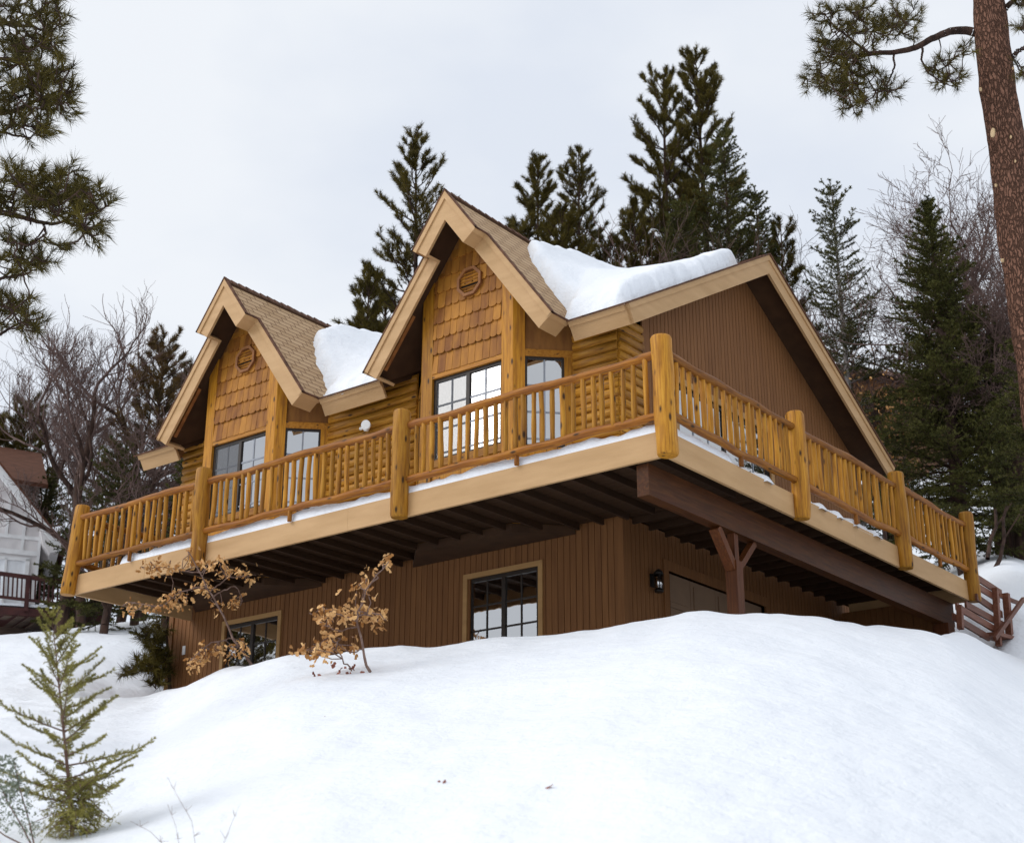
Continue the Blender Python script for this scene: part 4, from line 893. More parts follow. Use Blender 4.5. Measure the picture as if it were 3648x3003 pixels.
# leafless trees
def mk_bare(px, py, d, seed, label, **k):
    b, H = col_tree(px, py, px, d); bare_tree('bare_tree', b, H*1.02, seed, label, k.pop('group', 'leafless trees around the house'), **k)
mk_bare(205, 560, 38, 201, 'tall bare oak with a thick dark trunk at the left', r0=.17, levels=5, spread=.25, up=.5, first=.55, forks=(3, 4))
mk_bare(235, 660, 41, 202, 'bare tree with upright twigs right of the thick bare oak', up=.55, spread=.2, levels=5)
mk_bare(305, 640, 44, 203, 'bare tree behind the yellowish pine', up=.55, spread=.25, levels=4, forks=(3, 4))
mk_bare(398, 625, 40, 204, 'bare tree whose twigs touch the left gable eave', up=.55, spread=.25, levels=5)
mk_bare(60, 720, 54, 205, 'thin bare tree behind the neighbouring roof', spread=.5, levels=4)
mk_bare(265, 780, 37, 206, 'short bushy bare tree above the left railing', spread=.6, levels=4, forks=(3, 4))
mk_bare(250, 600, 45, 215, 'faint tall bare tree behind the dark pine at the left', up=.55, spread=.25, levels=5, first=.45)
mk_bare(330, 720, 39, 216, 'bushy bare tree against the left gable eave', spread=.6, levels=4, forks=(3, 4))
mk_bare(120, 640, 52, 217, 'thin upright bare tree just left of the thick bare oak', up=.55, spread=.25, levels=5)
mk_bare(2030, 420, 34, 219, 'bare tree with a dense twiggy top beside the reddish trunk', spread=.55, levels=6, r0=.12, first=.5, forks=(2, 3))
mk_bare(1352, 385, 37, 207, 'brownish bare tree in front of the second tallest pine', up=.5, spread=.3, levels=5, first=.5)
mk_bare(1408, 370, 36, 208, 'brownish bare tree between the tallest pine and the broad fir', up=.5, spread=.3, levels=5, first=.5)
mk_bare(1655, 440, 44, 209, 'thin bare tree between the right roof peak and the pale trunked fir', spread=.4, levels=4)
mk_bare(1985, 325, 38, 210, 'large bare tree fanning out above the big dark fir', spread=.5, levels=6, r0=.14, first=.4, forks=(2, 3))
mk_bare(2062, 345, 36, 211, 'bare tree with a dark leaning stem left of the reddish trunk', spread=.45, levels=5, r0=.13, lean=(-.03, -.02), first=.45)
mk_bare(1900, 330, 43, 214, 'pale bare tree behind the top of the big dark fir', spread=.5, levels=5, first=.45)
mk_bare(1960, 300, 35, 221, 'tallest bare tree right above the big dark fir', spread=.5, levels=6, r0=.12, first=.5, forks=(2, 3), fine=.008)
mk_bare(2075, 330, 34, 222, 'bare tree with dark upright limbs against the reddish trunk', spread=.45, levels=6, r0=.15, first=.4, forks=(2, 3), fine=.008)
mk_bare(1790, 560, 42, 212, 'bare tree seen in the gap left of the big dark fir', spread=.6, levels=5)

for i, (x, y, H, lab) in enumerate([(-26, -11.5, 6.0, 'pine left of the view that shows mirrored in the lower windows'), (-19, -19, 4.0, 'second pine mirrored in the lower window panes')]):
    pine_tree('pine_tree', (x, y, float(ter_z(x, y))), H, .12, 2.6, 301+i, lab, 'pines mirrored in the window panes', shape=.5)
bare_tree('bare_tree', (-16.6, -13, float(ter_z(-16.6, -13))), 5, 303, 'bare tree mirrored in the lower window panes', None, levels=5, spread=.6)
# trunks standing in the snow at the far right
for i, (px, py, d, r, lab) in enumerate([(2078, 1112, 35, .22, 'dark trunk in the snow right of the balcony end'), (2106, 1122, 34, .27, 'thick dark trunk in the snow at the far right edge')]):
    b = at(px, py, d); b[2] = ter_z(b[0], b[1]); root = thing('tree_trunk', lab, 'tree', tuple(b), 'trunks in the snow on the right')
    trunk_mesh([b+np.array([0.03*k, .02*k, k*.75-.3]) for k in range(9)], r, r*.6, 'bark_dark', root, 12, .25)
    g = np.random.default_rng(900+i); st = Sticks(); nd = Needles(g)
    A0, A1 = [], []
    for k in range(46):
        z = g.uniform(2.6, 5.6); a = g.uniform(0, 6.3); p = b+np.array([0, 0, z]); q = p+np.array([math.cos(a), math.sin(a), -.15])*g.uniform(.8, 1.9); st.line([p, (p+q)/2+np.array([0, 0, .1]), q], .03, .01)
        for m_ in range(12): t = g.uniform(.3, 1); c = p*(1-t)+q*t; A0.append(c); A1.append(c+g.normal(0, .2, 3))
    st.build('branches', 'bark_dark', root, 3); nd.brush(np.array(A0), np.array(A1), 26, .08, .02); nd.build('crown', 'needle_fir', root)
for i, (pts, lab) in enumerate([([(2046, 1178), (2060, 1150), (2068, 1110), (2066, 1070), (2074, 1040)], 'thin crooked dark stem in the snow behind the balcony end'),
                                ([(2034, 1150), (2040, 1110), (2052, 1085), (2050, 1050)], 'thinner crooked stem next to the fir trunk')]):
    q = [at(x, y, 30.5+.3*k) for k, (x, y) in enumerate(pts)]; root = thing('bare_sapling', lab, 'sapling', tuple(q[0])); st = Sticks(); st.line(q, .05, .03)
    st.line([q[2], q[2]+np.array([.3, .2, .5]), q[2]+np.array([.4, .5, 1.0])], .02, .01); st.build('stem', 'bark_dark', root, 6)

# ------------------------------------------------------------------ large pine at the right edge
bp_ = [at(2036, 0, 21), at(2052, 160, 21), at(2078, 330, 21), at(2101, 500, 21), at(2132, 690, 21), at(2172, 950, 21), at(2205, 1230, 21)]
bp_ = [at(1998, -420, 21), at(2018, -200, 21)]+bp_; bp_[-1][2] = ter_z(bp_[-1][0], bp_[-1][1])-.3
big = thing('pine_tree', 'large pine with a thick reddish plated trunk at the right edge', 'tree', tuple(bp_[-1]))
fine = []; rf = []
for i in range(len(bp_)-1):
    for k in range(8): fine.append(bp_[i]+(bp_[i+1]-bp_[i])*k/8)
fine = fine[::-1]+[]; nf = len(fine)
MB().tube(fine, [.365-.145*min(1, i/(nf-1)/.92) for i in range(nf)], 40, .12).build('trunk', 'bark_plates', big)
for px, py, s, tl in ((2023, 6, .055, .3), (2048, 290, .06, -.2), (2010, 195, .03, 0), (2084, 302, .02, 0), (2093, 352, .018, 0), (2088, 150, .02, 0), (2066, 545, .025, 0), (2054, 395, .022, 0)):
    c = at(px, py, 21); ctr = min(fine, key=lambda q: abs(q[2]-c[2])); ii = min(range(nf), key=lambda i: abs(fine[i][2]-c[2])); rr_ = (.365-.145*min(1, ii/(nf-1)/.92))*1.03; v = unit(CAM-ctr); v[2] = 0; v = unit(v)
    r = ray(px, py); r = unit(r); off = c-ctr; lat = off-np.dot(off, v)*v; lat[2] = 0; ll = min(np.linalg.norm(lat), rr_*.9); hgt = math.sqrt(max(.01, rr_**2-ll**2)); p = np.array([ctr[0], ctr[1], c[2]])+lat*(ll/max(np.linalg.norm(lat), 1e-6))+v*hgt
    nrm = unit(p-np.array([ctr[0], ctr[1], c[2]])); sx = unit(np.cross(nrm, [0, 0, 1])); sz = np.array([0, 0, 1.])
    ring = [(math.cos(2*math.pi*k/12), math.sin(2*math.pi*k/12)) for k in range(12)]
    mb = MB(); mb.add([p+nrm*.022+sx*s*.62*a+sz*s*1.25*b+sx*s*tl*b for a, b in ring]+[p-nrm*.05+sx*s*.75*a+sz*s*1.45*b+sx*s*tl*b for a, b in ring], [tuple(range(12))]+[(k, 12+k, 12+(k+1) % 12, (k+1) % 12) for k in range(12)]); mb.build('branch_scar', 'cut_wood', big)
def limb_foliage(root, limbs, blobs, seed, mat='needle_near', bark='bark_dark', nl=.165, nw=.0085, nn=44, tuft=.10, up=.35, dj=.6, tr=.010, fill=1.45):
    """limbs: list of (points, r0, r1); blobs: (px, py, rx, ry, d, count) regions the tufted twigs grow into"""
    g = np.random.default_rng(seed); st = Sticks(); nd = Needles(g); samp = []
    for pts, r0, r1 in limbs:
        pts = np.array(pts); t = np.linspace(0, len(pts)-1, 40); q = np.stack([np.interp(t, np.arange(len(pts)), pts[:, j]) for j in range(3)], -1)
        q = q+np.cumsum(g.normal(0, .004, q.shape), 0); st.line(list(q), r0, r1); samp.append(q)
    samp = np.concatenate(samp); ends = [p for p in samp]; T0, T1 = [], []
    for px, py, rx, ry, d, n in blobs:
        n = int(n*fill); pts = []
        for _ in range(n):
            a, q = g.uniform(0, 6.283), math.sqrt(g.uniform(0, 1)); pts.append(at(px+rx*q*math.cos(a), py+ry*q*math.sin(a), d+g.normal(0, dj)))
        ctr = at(px, py, d); pts.sort(key=lambda p: min(np.linalg.norm(samp-p, axis=1)))
        for p in pts:
            E_ = np.array(ends); dist = np.linalg.norm(E_-p, axis=1); j = int(np.argmin(dist)); a = E_[j]; v = p-a; L = dist[j]
            if L < .06: v = g.normal(0, 1, 3)*.1; L = .15
            mid = a+v*.5+np.array([0, 0, -.10*L])+g.normal(0, .05*L, 3); st.line([a, (a+mid)/2+g.normal(0, .03*L, 3), mid, (mid+p)/2+g.normal(0, .03*L, 3), p], tr*1.2, tr*.6)
            for f in (.5, .75): ends.append(a+v*f)
            ends.append(p); dr = unit(unit(v)+np.array([0, 0, up])+g.normal(0, .25, 3)); T0.append(p-dr*tuft*.4); T1.append(p+dr*tuft)
    nd.brush(np.array(T0), np.array(T1), nn, nl, nw, (15, 72)); st.build('branches', bark, root, 5); nd.build('crown', mat, root)
lm = [at(2010, 68, 21), at(1985, 62, 20.9), at(1955, 66, 20.8), at(1920, 80, 20.7), at(1885, 97, 20.6), at(1845, 107, 20.5), at(1800, 108, 20.4), at(1740, 118, 20.3)]
lm2 = [at(1838, 104, 20.5), at(1845, 135, 20.5), at(1835, 165, 20.6), at(1815, 200, 20.6)]
lm3 = [at(1900, 98, 20.6), at(1898, 125, 20.5), at(1915, 150, 20.4), at(1945, 172, 20.4)]
lm4 = [at(1790, 110, 20.4), at(1755, 90, 20.3), at(1720, 60, 20.2), at(1695, 35, 20.2)]
lr = [at(2080, 120, 21), at(2105, 100, 20.9), at(2140, 95, 20.8)]; lr2 = [at(2070, 20, 21), at(2110, -20, 20.9), at(2160, -40, 20.8)]
limb_foliage(big, [(lm, .075, .03), (lm2, .02, .01), (lm3, .02, .01), (lm4, .025, .01), (lr, .05, .02), (lr2, .05, .02)],
             [(1745, 75, 65, 62, 20.4, 62), (1800, 40, 70, 40, 20.4, 40), (1730, 140, 62, 55, 20.4, 60), (1775, 175, 55, 42, 20.4, 42), (1680, 165, 28, 22, 20.4, 10), (1760, 222, 26, 18, 20.4, 10),
              (1850, 60, 45, 35, 20.5, 14), (1950, 150, 38, 35, 20.4, 24), (1830, 185, 30, 20, 20.5, 7), (1690, 30, 20, 25, 20.3, 8), (1870, 30, 30, 20, 20.4, 8), (1985, 105, 20, 15, 20.4, 5), (2106, 30, 22, 40, 20.9, 14), (2112, 145, 20, 25, 20.8, 8)], 71)

# ------------------------------------------------------------------ pine whose boughs reach in from the left
lx = at(-210, 700, 15.5); tz = float(ter_z(lx[0], lx[1]))
lp = thing('pine_tree', 'near pine with long needled boughs reaching in from the left edge', 'tree', (lx[0], lx[1], tz))
trunk_mesh([np.array([lx[0]+.02*k, lx[1], tz-.3+k*1.35]) for k in range(12)], .30, .14, 'bark_red', lp, 16, .12)
def lt(py): return np.array([lx[0], lx[1], at(-210, py, 15.5)[2]])
limbs = [([lt(420), at(-80, 430, 15.3), at(0, 437, 15.1), at(55, 450, 15), at(110, 463, 14.9), at(160, 450, 14.8)], .05, .012),
         ([at(90, 460, 15), at(95, 485, 15), at(75, 505, 15), at(40, 515, 15)], .016, .008),
         ([at(130, 455, 14.9), at(175, 470, 14.8), at(195, 490, 14.8)], .014, .007),
         ([lt(560), at(-60, 570, 15.6), at(0, 575, 15.7), at(50, 560, 15.8), at(90, 545, 15.8)], .03, .008),
         ([lt(690), at(-60, 690, 15.8), at(0, 688, 15.9), at(45, 665, 15.9), at(85, 655, 15.9)], .03, .008),
         ([lt(240), at(-60, 240, 15.2), at(20, 225, 15.1), at(80, 200, 15), at(130, 180, 15)], .045, .012),
         ([lt(280), at(-50, 270, 15.2), at(10, 275, 15.2), at(60, 285, 15.1)], .03, .008),
         ([lt(60), at(-60, 60, 15.3), at(10, 50, 15.2), at(70, 60, 15.1), at(110, 75, 15)], .04, .01),
         ([lt(130), at(-60, 130, 15.3), at(10, 125, 15.2), at(80, 130, 15.1)], .04, .01)]
blobs = [(45, 405, 62, 42, 15, 44), (120, 405, 62, 42, 14.9, 58), (180, 430, 50, 52, 14.9, 44), (150, 370, 30, 28, 14.9, 12), (25, 370, 30, 30, 15, 10), (95, 360, 20, 20, 15, 6), (185, 485, 30, 20, 14.9, 8), (45, 495, 40, 22, 15, 14), (135, 500, 28, 14, 14.9, 5),
         (40, 545, 55, 28, 15.7, 26), (85, 535, 22, 18, 15.7, 7), (35, 630, 50, 26, 15.8, 20), (60, 668, 42, 18, 15.8, 15), (10, 640, 20, 40, 15.8, 8),
         (40, 190, 55, 70, 15.1, 62), (105, 170, 48, 60, 15, 46), (125, 215, 30, 25, 15, 12), (55, 265, 50, 25, 15.1, 18), (90, 255, 28, 18, 15, 8),
         (60, 60, 58, 60, 15.1, 56), (105, 30, 38, 35, 15, 18), (110, 100, 25, 25, 15, 10), (20, 110, 30, 30, 15.1, 16), (0, 20, 30, 40, 15.2, 16), (-30, 200, 30, 60, 15.2, 14), (-30, 400, 30, 40, 15.2, 10)]
limb_foliage(lp, limbs, blobs, 72, dj=.45, fill=1.05)

# ------------------------------------------------------------------ neighbouring white house
NO = at(60, 1150, 44); NU = np.array([math.cos(R(58)), math.sin(R(58)), 0]); NN = np.array([NU[1], -NU[0], 0])
def q(x, y, off=0.): return on(x*.2498, 896.1+y*.2498, NO+NN*off, NN)
nb_base = q(0, 1640); nh = thing('white_house', 'white half timbered neighbouring house with a brown roof and dark red deck', 'house', tuple(nb_base))
def npr(name, polys, off, depth, mat):
    mb = MB()
    for pl in polys: mb.prism([q(x, y, off) for x, y in pl], -NN*depth)
    return mb.build(name, mat, nh)
npr('wall', [[(-300, 1640), (-300, -40), (0, 340), (345, 775), (262, 1420), (262, 1640)]], 0, 7, 'stucco')
npr('barge_board', [[(-300, -143), (540, 915), (487, 952), (-300, -30)]], .65, .12, 'white_paint')
npr('main_roof', [[(-300, -160), (552, 912), (545, 926), (-300, -140)]], .72, 8, 'brown_roof')
npr('soffit', [[(330, 770), (487, 952), (410, 972), (352, 890)]], .5, 6.8, 'stucco')
st_ = lambda x0, y0, x1, y1, wd: [(x0-wd/2, y0), (x0+wd/2, y0), (x1+wd/2, y1), (x1-wd/2, y1)]
hz = lambda x0, y0, x1, y1, wd: [(x0, y0-wd/2), (x1, y1-wd/2), (x1, y1+wd/2), (x0, y0+wd/2)]
npr('timber_trim', [st_(92, 480, 50, 815, 24), st_(216, 640, 178, 948, 26), st_(336, 790, 275, 1400, 24), st_(40, 830, 40, 840, 3)], .06, .055, 'white_paint')
npr('timber_trim', [hz(-300, 790, 322, 855, 30), hz(-300, 915, 306, 978, 40)], .066, .06, 'white_paint')
npr('door_frame', [st_(232, 1020, 190, 1400, 34), hz(-300, 985, 246, 1025, 28), st_(52, 1010, 20, 1400, 20)], .075, .07, 'white_paint')
npr('door_glass', [[(-300, 1000), (216, 1040), (176, 1400), (-300, 1380)]], .02, .015, 'blind')
wv = MB(); wv.prism([q(60, 352, -1.6), q(397, 405, -1.6), q(342, 150, -4.6), q(-200, 60, -4.6)], (0, 0, -.14)); wv.build('wing_roof', 'brown_roof', nh)
npr('wing_fascia', [[(60, 360), (394, 408), (390, 434), (60, 388)]], -1.62, .1, 'white_paint')
npr('wing_wall', [[(40, 380), (332, 425), (300, 640), (40, 620)]], -2.1, 2.4, 'stucco')
npr('wing_trim', [st_(318, 425, 300, 610, 26), st_(218, 412, 208, 560, 14)], -2.04, .05, 'white_paint')
npr('wing_window', [[(165, 440), (205, 446), (196, 540), (158, 530)]], -2.06, .03, 'dark_frame')
npr('deck', [[(-300, 1385), (562, 1450), (556, 1510), (-300, 1452)]], 2.0, 2.0, 'maroon_paint')
rs = thing('railing_tmp', None, None); bpy.data.objects.remove(rs)
sec = bpy.data.objects.new('railing_section', None); COL.objects.link(sec); sec.parent = nh
mb = MB(); mb.bar(q(-300, 1100, 2), q(552, 1214, 2), .09, .11); mb.build('top_rail', 'maroon_paint', sec)
mb = MB(); mb.bar(q(-300, 1295, 2), q(552, 1398, 2), .06, .08); mb.build('bottom_rail', 'maroon_paint', sec)
for x in (-100, 226, 546):
    f = (x+300)/852; MB().bar(q(x+6, 1100+114*f, 2.02), q(x-12, 1415+60*f, 2.02), .12, .12, tuple(NN)).build('post', 'maroon_paint', sec)
x = -80
while x < 540:
    f = (x+300)/852; MB().bar(q(x+4, 1106+114*f, 2), q(x-5, 1295+103*f, 2), .045, .045, tuple(NN)).build('baluster', 'maroon_paint', sec); x += 37
for a in ((75, 1455, -40, 1525), (178, 1462, 60, 1545), (275, 1470, 140, 1555), (370, 1480, 235, 1575)):
    MB().bar(q(a[0], a[1], 1.9), q(a[2], a[3], .3), .2, .25).build('deck_bracket', 'grey_brown_wood', nh)
npr('base_wall', [[(-300, 1535), (232, 1560), (226, 1660), (-300, 1680)]], .25, 3, 'grey_brown_wood')
npr('under_deck_wall', [[(200, 1470), (880, 1360), (880, 1560), (200, 1680)]], -1.6, 2, 'maroon_paint')
MB().bar(q(565, 1320, -.4), q(690, 1575, -.4), .22, .22, tuple(NN)).build('brace', 'maroon_paint', nh)
pts = [q(x, y, 1.95) for x, y in ((-60, 1378), (120, 1385), (300, 1395), (405, 1400), (410, 1418), (300, 1420), (120, 1405), (-60, 1396))]
tag(MB().prism(pts, -NN*.8).build('deck_snow', 'snow', None, off=tuple(pts[0])), 'thin strip of snow on the dark red deck of the white house', 'snow drift').location = tuple(pts[0])
# little cabin far up the slope
cb = at(1802, 800, 50); cr_ = thing('cabin', 'small dark cabin roof half hidden among the firs on the right', 'cabin', tuple(cb-np.array([0, 0, 2.5])))
u_, v_ = NU*2.2, NN*2.0
MB().prism([cb-u_+v_-np.array([0, 0, .4]), cb+u_+v_-np.array([0, 0, .4]), cb+u_-v_-np.array([0, 0, .4]), cb-u_-v_-np.array([0, 0, .4])], (0, 0, -2.4)).build('wall', 'brown_siding', cr_)
mb = MB(); w1 = 1.15; mb.prism([cb-u_*w1+v_*w1+np.array([0, 0, -.55]), cb+u_*w1+v_*w1+np.array([0, 0, -.55]), cb+u_*w1+np.array([0, 0, .75]), cb-u_*w1+np.array([0, 0, .75])], (0, 0, -.15)); mb.prism([cb-u_*w1-v_*w1+np.array([0, 0, -.55]), cb+u_*w1-v_*w1+np.array([0, 0, -.55]), cb+u_*w1+np.array([0, 0, .75]), cb-u_*w1+np.array([0, 0, .75])], (0, 0, -.15)); mb.build('roof', 'brown_roof', cr_)

# ------------------------------------------------------------------ slatted wooden railing beyond the balcony
XR = .12; fr = thing('slatted_railing', 'brown wooden stair railing of slanting slats in the snow beyond the balcony', 'railing', (XR, 9.8, -1))
def hq(x, y, xx=XR): return on((3300+x/3.155)*K, (1850+y/3.155)*K, (xx, 0, 0), np.array([1., 0, 0]))
for a, b, c, d_ in ((560, 650, 840, 830), (560, 745, 815, 900), (560, 870, 848, 1070), (440, 955, 860, 1185), (335, 975, 868, 1295), (300, 1090, 700, 1330)):
    MB().bar(hq(a, b), hq(c, d_), .035, .11).build('slat', 'rustic_fence_wood', fr)
for x0, y0, x1, y1, wd in ((775, 775, 815, 1420, .085), (895, 835, 945, 1400, .10), (375, 970, 385, 1230, .085)):
    MB().bar(hq(x0, y0, XR+.06), hq(x1, y1, XR+.06), wd, wd, (0, 1, 0)).build('post', 'rustic_fence_wood', fr)
MB().bar(hq(1090, 895, XR+.14), hq(770, 1340, XR+.14), .05, .07).build('brace', 'rustic_fence_wood', fr)
MB().bar(hq(700, 1290), hq(980, 1370), .30, .06).build('tread', 'rustic_fence_wood', fr)
MB().bar(hq(810, 850), hq(1060, 950), .05, .06).build('slat', 'rustic_fence_wood', fr)

# ------------------------------------------------------------------ saplings in front of the house
LEAF = np.array([(0, 0, 0), (.22, .16, .03), (.30, .50, .07), (.16, .62, .05), (.24, .88, .12), (0, 1.05, .2), (-.24, .88, .12), (-.16, .62, .05), (-.30, .50, .07), (-.22, .16, .03)])
LEAFF = np.array([(0, 1, 2, 3), (0, 3, 7, 9), (7, 8, 9, 9), (3, 4, 5, 6)])
def leaves(name, P_, size, mat, parent, g, hang=.5):
    n = len(P_); T = LEAF[:, :].copy(); m = len(T)
    d = unit(g.normal(size=(n, 3))+np.array([0, 0, -hang])); s = unit(np.cross(d, g.normal(size=(n, 3)))); w_ = np.cross(s, d); sc = size*g.uniform(.6, 1.25, (n, 1, 1)); cv = g.uniform(.2, 2.2, (n, 1, 1))
    V = P_[:, None]+sc*(s[:, None]*T[None, :, 0:1]+d[:, None]*T[None, :, 1:2]+w_[:, None]*T[None, :, 2:3]*cv+w_[:, None]*np.abs(T[None, :, 0:1])*.7)
    F = np.array([(0, 1, 2), (0, 2, 3), (0, 3, 7), (0, 7, 8), (0, 8, 9), (3, 4, 5), (3, 5, 7), (7, 5, 6)]); F = (F[None]+(np.arange(n)*m)[:, None, None]).reshape(-1, 3)
    return np_mesh(name, V.reshape(-1, 3), F, mat, parent)
def oak_sapling(stems, blobs, d, seed, label, r=.022, low=None):
    g = np.random.default_rng(seed); q0 = at(*stems[0][0], d); root = thing('oak_sapling', label, 'sapling', tuple(q0)); st = Sticks(); S_ = []
    for k, s in enumerate(stems):
        pts = [at(x, y, d+.06*i*(1 if k % 2 else -1)) for i, (x, y) in enumerate(s)]; t = np.linspace(0, len(pts)-1, 14); pa = np.array(pts); pp = np.stack([np.interp(t, np.arange(len(pts)), pa[:, j]) for j in range(3)], -1)+g.normal(0, .008, (14, 3))
        st.line(list(pp), r*(1 if k == 0 else .5), r*.28); S_.append(pp)
    S_ = np.concatenate(S_); P_ = []
    for px, py, rx, ry, n in blobs:
        for _ in range(max(2, n//9)):
            a, qq = g.uniform(0, 6.28), math.sqrt(g.uniform()); c = at(px+rx*qq*math.cos(a), py+ry*qq*math.sin(a), d+g.normal(0, .18)); j = np.argmin(np.linalg.norm(S_-c, axis=1)); a0 = S_[j]
            st.line([a0, (a0+c)/2+g.normal(0, .03, 3), c], .007, .004)
            for _ in range(7): P_.append(c+g.normal(0, .045, 3))
    st.build('stem', 'bark_sapling', root, 6); leaves('foliage', np.array(P_), .076, 'oak_leaf', root, g)
    if low is not None: leaves('low_leaves', np.array([at(x+g.normal(0, 14), y+g.normal(0, 7), d) for x, y in low for _ in range(9)]), .06, 'leaf_red', root, g)
    return root
oak_sapling([[(520, 1372), (500, 1345), (478, 1312), (455, 1255), (432, 1220), (405, 1165), (385, 1135)], [(432, 1218), (470, 1190), (520, 1185)], [(425, 1205), (370, 1220), (330, 1250), (265, 1240)], [(415, 1180), (350, 1170), (290, 1168)], [(478, 1312), (430, 1325), (392, 1360)], [(440, 1225), (485, 1205), (500, 1235)]],
            [(318, 1172, 34, 12, 56), (368, 1164, 26, 14, 56), (430, 1165, 30, 14, 70), (482, 1172, 28, 14, 63), (515, 1186, 14, 12, 28), (385, 1140, 12, 10, 21), (372, 1228, 28, 18, 84), (415, 1213, 24, 18, 56), (345, 1220, 16, 14, 35), (275, 1250, 18, 10, 28), (325, 1250, 26, 8, 42), (482, 1243, 17, 14, 42), (455, 1248, 14, 8, 21), (425, 1345, 32, 20, 98), (490, 1345, 24, 18, 56), (400, 1360, 20, 16, 42), (505, 1330, 12, 10, 21)],
            20.5, 81, 'larger oak sapling with brown dead leaves crossing the left balcony edge')
oak_sapling([[(760, 1386), (752, 1350), (742, 1310), (735, 1268), (750, 1225), (775, 1185), (800, 1158)], [(738, 1290), (700, 1300), (668, 1290), (640, 1262)], [(735, 1275), (690, 1262), (660, 1250)], [(745, 1335), (722, 1345), (700, 1330), (680, 1300)], [(738, 1268), (770, 1262), (795, 1275)], [(724, 1380), (705, 1355), (690, 1335), (672, 1305)]],
            [(672, 1262, 24, 14, 70), (720, 1262, 24, 14, 63), (768, 1268, 26, 12, 56), (785, 1280, 10, 8, 21), (660, 1335, 26, 20, 84), (690, 1310, 22, 14, 42), (745, 1215, 12, 16, 28), (765, 1190, 10, 12, 21), (795, 1162, 8, 8, 14), (620, 1340, 6, 5, 7), (735, 1325, 16, 8, 14), (740, 1250, 14, 10, 21)],
            15.2, 82, 'smaller oak sapling with pale brown leaves in the snow before the lower wall', r=.016, low=[(640, 1402), (665, 1392), (690, 1382), (715, 1385)])
# orange leaved sapling far behind the roof corner
g = np.random.default_rng(5); c = at(1803, 885, 36); c2 = np.array([c[0], c[1], float(ter_z(c[0], c[1]))]); rt = thing('oak_sapling', 'orange leaved sapling glimpsed behind the right roof corner', 'sapling', tuple(c2)); st = Sticks()
P_ = c+g.normal(0, 1, (420, 3))*np.array([.5, .5, .9]); st.line([c2, c2*.5+c*.5, c, c+np.array([0, 0, 1.2])], .06, .01)
for k in range(40): st.line([c+np.array([0, 0, g.uniform(-.8, .8)]), P_[k]], .012, .005)
st.build('stem', 'bark_twig', rt, 5); leaves('foliage', P_, .11, 'oak_leaf', rt, g)

# small pine by the house corner
g = np.random.default_rng(8); b = at(352, 1440, 25.2); sp = thing('pine_sapling', 'small dark long needled pine beside the left corner of the lower wall', 'sapling', tuple(b))
limb_foliage(sp, [([at(352, 1440, 25.2), at(348, 1380, 25.2), at(345, 1320, 25.2), at(345, 1270, 25.2)], .04, .015), ([at(346, 1380, 25.2), at(310, 1375, 25.1), at(265, 1385, 25)], .015, .006), ([at(346, 1340, 25.2), at(320, 1325, 25.1), at(290, 1305, 25)], .015, .006), ([at(346, 1405, 25.2), at(325, 1402, 25.1), at(312, 1412, 25)], .012, .006), ([at(345, 1310, 25.2), at(325, 1295, 25)], .012, .006)],
             [(268, 1386, 16, 8, 25, 8), (300, 1368, 24, 14, 25, 22), (328, 1378, 20, 18, 25.1, 20), (300, 1308, 14, 16, 25, 12), (322, 1330, 18, 18, 25.1, 16), (335, 1350, 12, 20, 25.1, 12), (332, 1292, 14, 10, 25.1, 8), (322, 1410, 14, 8, 25.1, 8)], 83, nl=.19, nw=.012, nn=40, dj=.15, mat='needle_pine', fill=1.2)

# young fir in the foreground
fb = ground_at(152, 1712); fd = math.hypot(fb[0]-CAM[0], fb[1]-CAM[1]); ft = at(106, 1258, fd); FH = ft[2]-fb[2]
print('fir', fd, FH)
yf = fir_tree('young_fir', fb, FH, .13, .64, 91, 'blurred young fir with sparse upswept branches in the left foreground', None, 'needle_sapling', 'bark_sapling', scale=.16, shape=.7, step=.44, tw=.15, nn=30, nl=.0175, nw=.0034, el=(12, 46), kk=(3, 5), curve=.10, r=.015, cat='sapling', low=1.0, flat=.3, tend=.22, lean=((ft-fb)[0]/FH, (ft-fb)[1]/FH), gaps=.22)
g = np.random.default_rng(92); nd = Needles(g); st = Sticks(); A0, A1 = [], []
for k in range(70):
    a = g.uniform(0, 6.28); z = g.uniform(.02, .34); p = fb+np.array([0, 0, z]); L = g.uniform(.12, .30); e = p+np.array([math.cos(a)*L, math.sin(a)*L, g.uniform(-.14, .02)]); st.line([p, (p+e)/2+np.array([0, 0, .02]), e], .004, .002)
    for m_ in range(16): t = g.uniform(.2, 1); c = p*(1-t)+e*t; A0.append(c); A1.append(c+g.normal(0, .035, 3)+np.array([0, 0, -.01]))
nd.brush(np.array(A0), np.array(A1), 26, .017, .0034); st.build('lower_branches', 'bark_sapling', yf, 4); nd.build('lower_foliage', 'needle_sapling', yf)
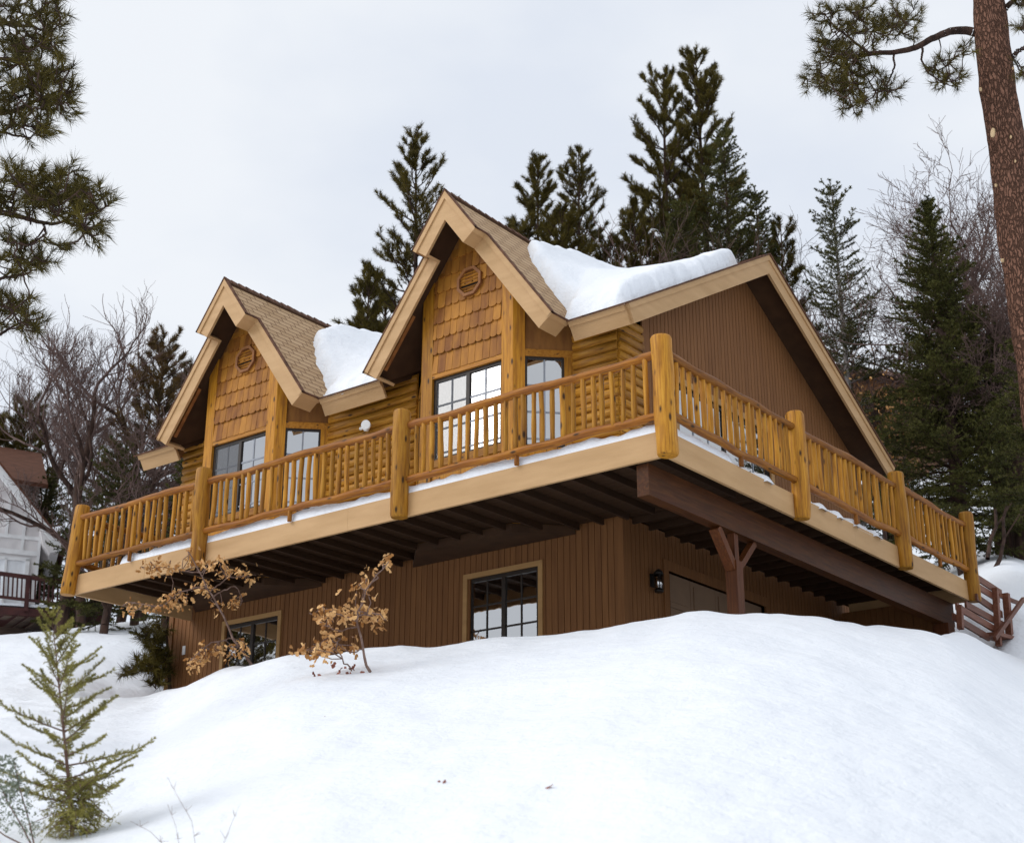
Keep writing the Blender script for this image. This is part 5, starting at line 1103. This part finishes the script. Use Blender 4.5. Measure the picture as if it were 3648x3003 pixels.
# grey green shrub and bare weed stalks in the near corner
g = np.random.default_rng(93); sb = ground_at(20, 1735); sh = thing('sage_shrub', 'blurred grey green shrub in the lower left corner', 'shrub', tuple(sb)); sdist = math.hypot(*(sb-CAM)[:2])-.3; st = Sticks(); P_ = []
for s_ in ([(75, 1760), (45, 1700), (15, 1650), (-5, 1600)], [(75, 1760), (60, 1690), (40, 1620), (30, 1570)], [(60, 1745), (10, 1720), (-30, 1690)]):
    pts = [at(x, y, sdist) for x, y in s_]; st.line(pts, .006, .003)
for px, py, rx, ry, n in ((15, 1600, 30, 45, 420), (40, 1640, 30, 40, 200), (0, 1680, 30, 40, 160), (60, 1700, 25, 30, 110)):
    for _ in range(n): a, qq = g.uniform(0, 6.28), math.sqrt(g.uniform()); P_.append(at(px+rx*qq*math.cos(a), py+ry*qq*math.sin(a), sdist+g.normal(0, .06)))
st.build('stems', 'bark_sapling', sh, 5); leaves('foliage', np.array(P_), .020, 'sage_leaf', sh, g, hang=-.4)
for i, (s_, lab) in enumerate([([(405, 1745), (395, 1690), (372, 1650), (345, 1600)], 'tallest bare weed stalk in the foreground snow'), ([(372, 1745), (362, 1700), (345, 1655)], 'short bare weed stalk just left of the tallest one'),
                               ([(352, 1745), (310, 1712), (268, 1690)], 'bare weed stalk leaning left towards the young fir'), ([(455, 1745), (475, 1700), (492, 1660)], 'thin bare weed stalk standing apart on the right')]):
    b = ground_at(s_[0][0], s_[0][1], 3); dd = math.hypot(*(b-CAM)[:2]); pts = [at(x, y, dd) for x, y in s_]; pts[0] = b-np.array([0, 0, .02]); rt = thing('weed_stalk', lab, 'weed', tuple(b), 'bare stalks poking through the snow'); st = Sticks(); st.line(pts, .0016, .0008)
    gg = random.Random(i)
    for k in range(9): p = pts[k % (len(pts)-1)]*.5+pts[k % (len(pts)-1)+1]*.5; st.add(p, p+np.array([gg.uniform(-.04, .04), gg.uniform(-.03, .03), gg.uniform(.0, .05)]), .0011, .0007)
    st.build('stem', 'bark_sapling', rt, 4)
# fallen leaves on the snow
for i, (px, py, s_, lab) in enumerate([(905, 1610, .055, 'curled fallen leaf on the snow at the lower middle'), (1122, 1627, .045, 'fallen leaf on the snow just right of the lower middle'), (656, 1480, .05, 'upper reddish fallen leaf on the snow below the smaller sapling'), (632, 1500, .04, 'lower reddish fallen leaf on the snow below the smaller sapling'), (1215, 1505, .03, 'tiny fallen leaf out on the open snow field')]):
    b = ground_at(px, py); g = np.random.default_rng(600+i); o = leaves('fallen_leaf', np.array([b+np.array([0, 0, .012]), b+np.array([.03, .02, .012])]), s_, 'leaf_red', None, g, .2)
    for v in o.data.vertices: v.co -= Vector(b)
    o.location = b; tag(o, lab, 'leaf', 'fallen leaves on the snow')
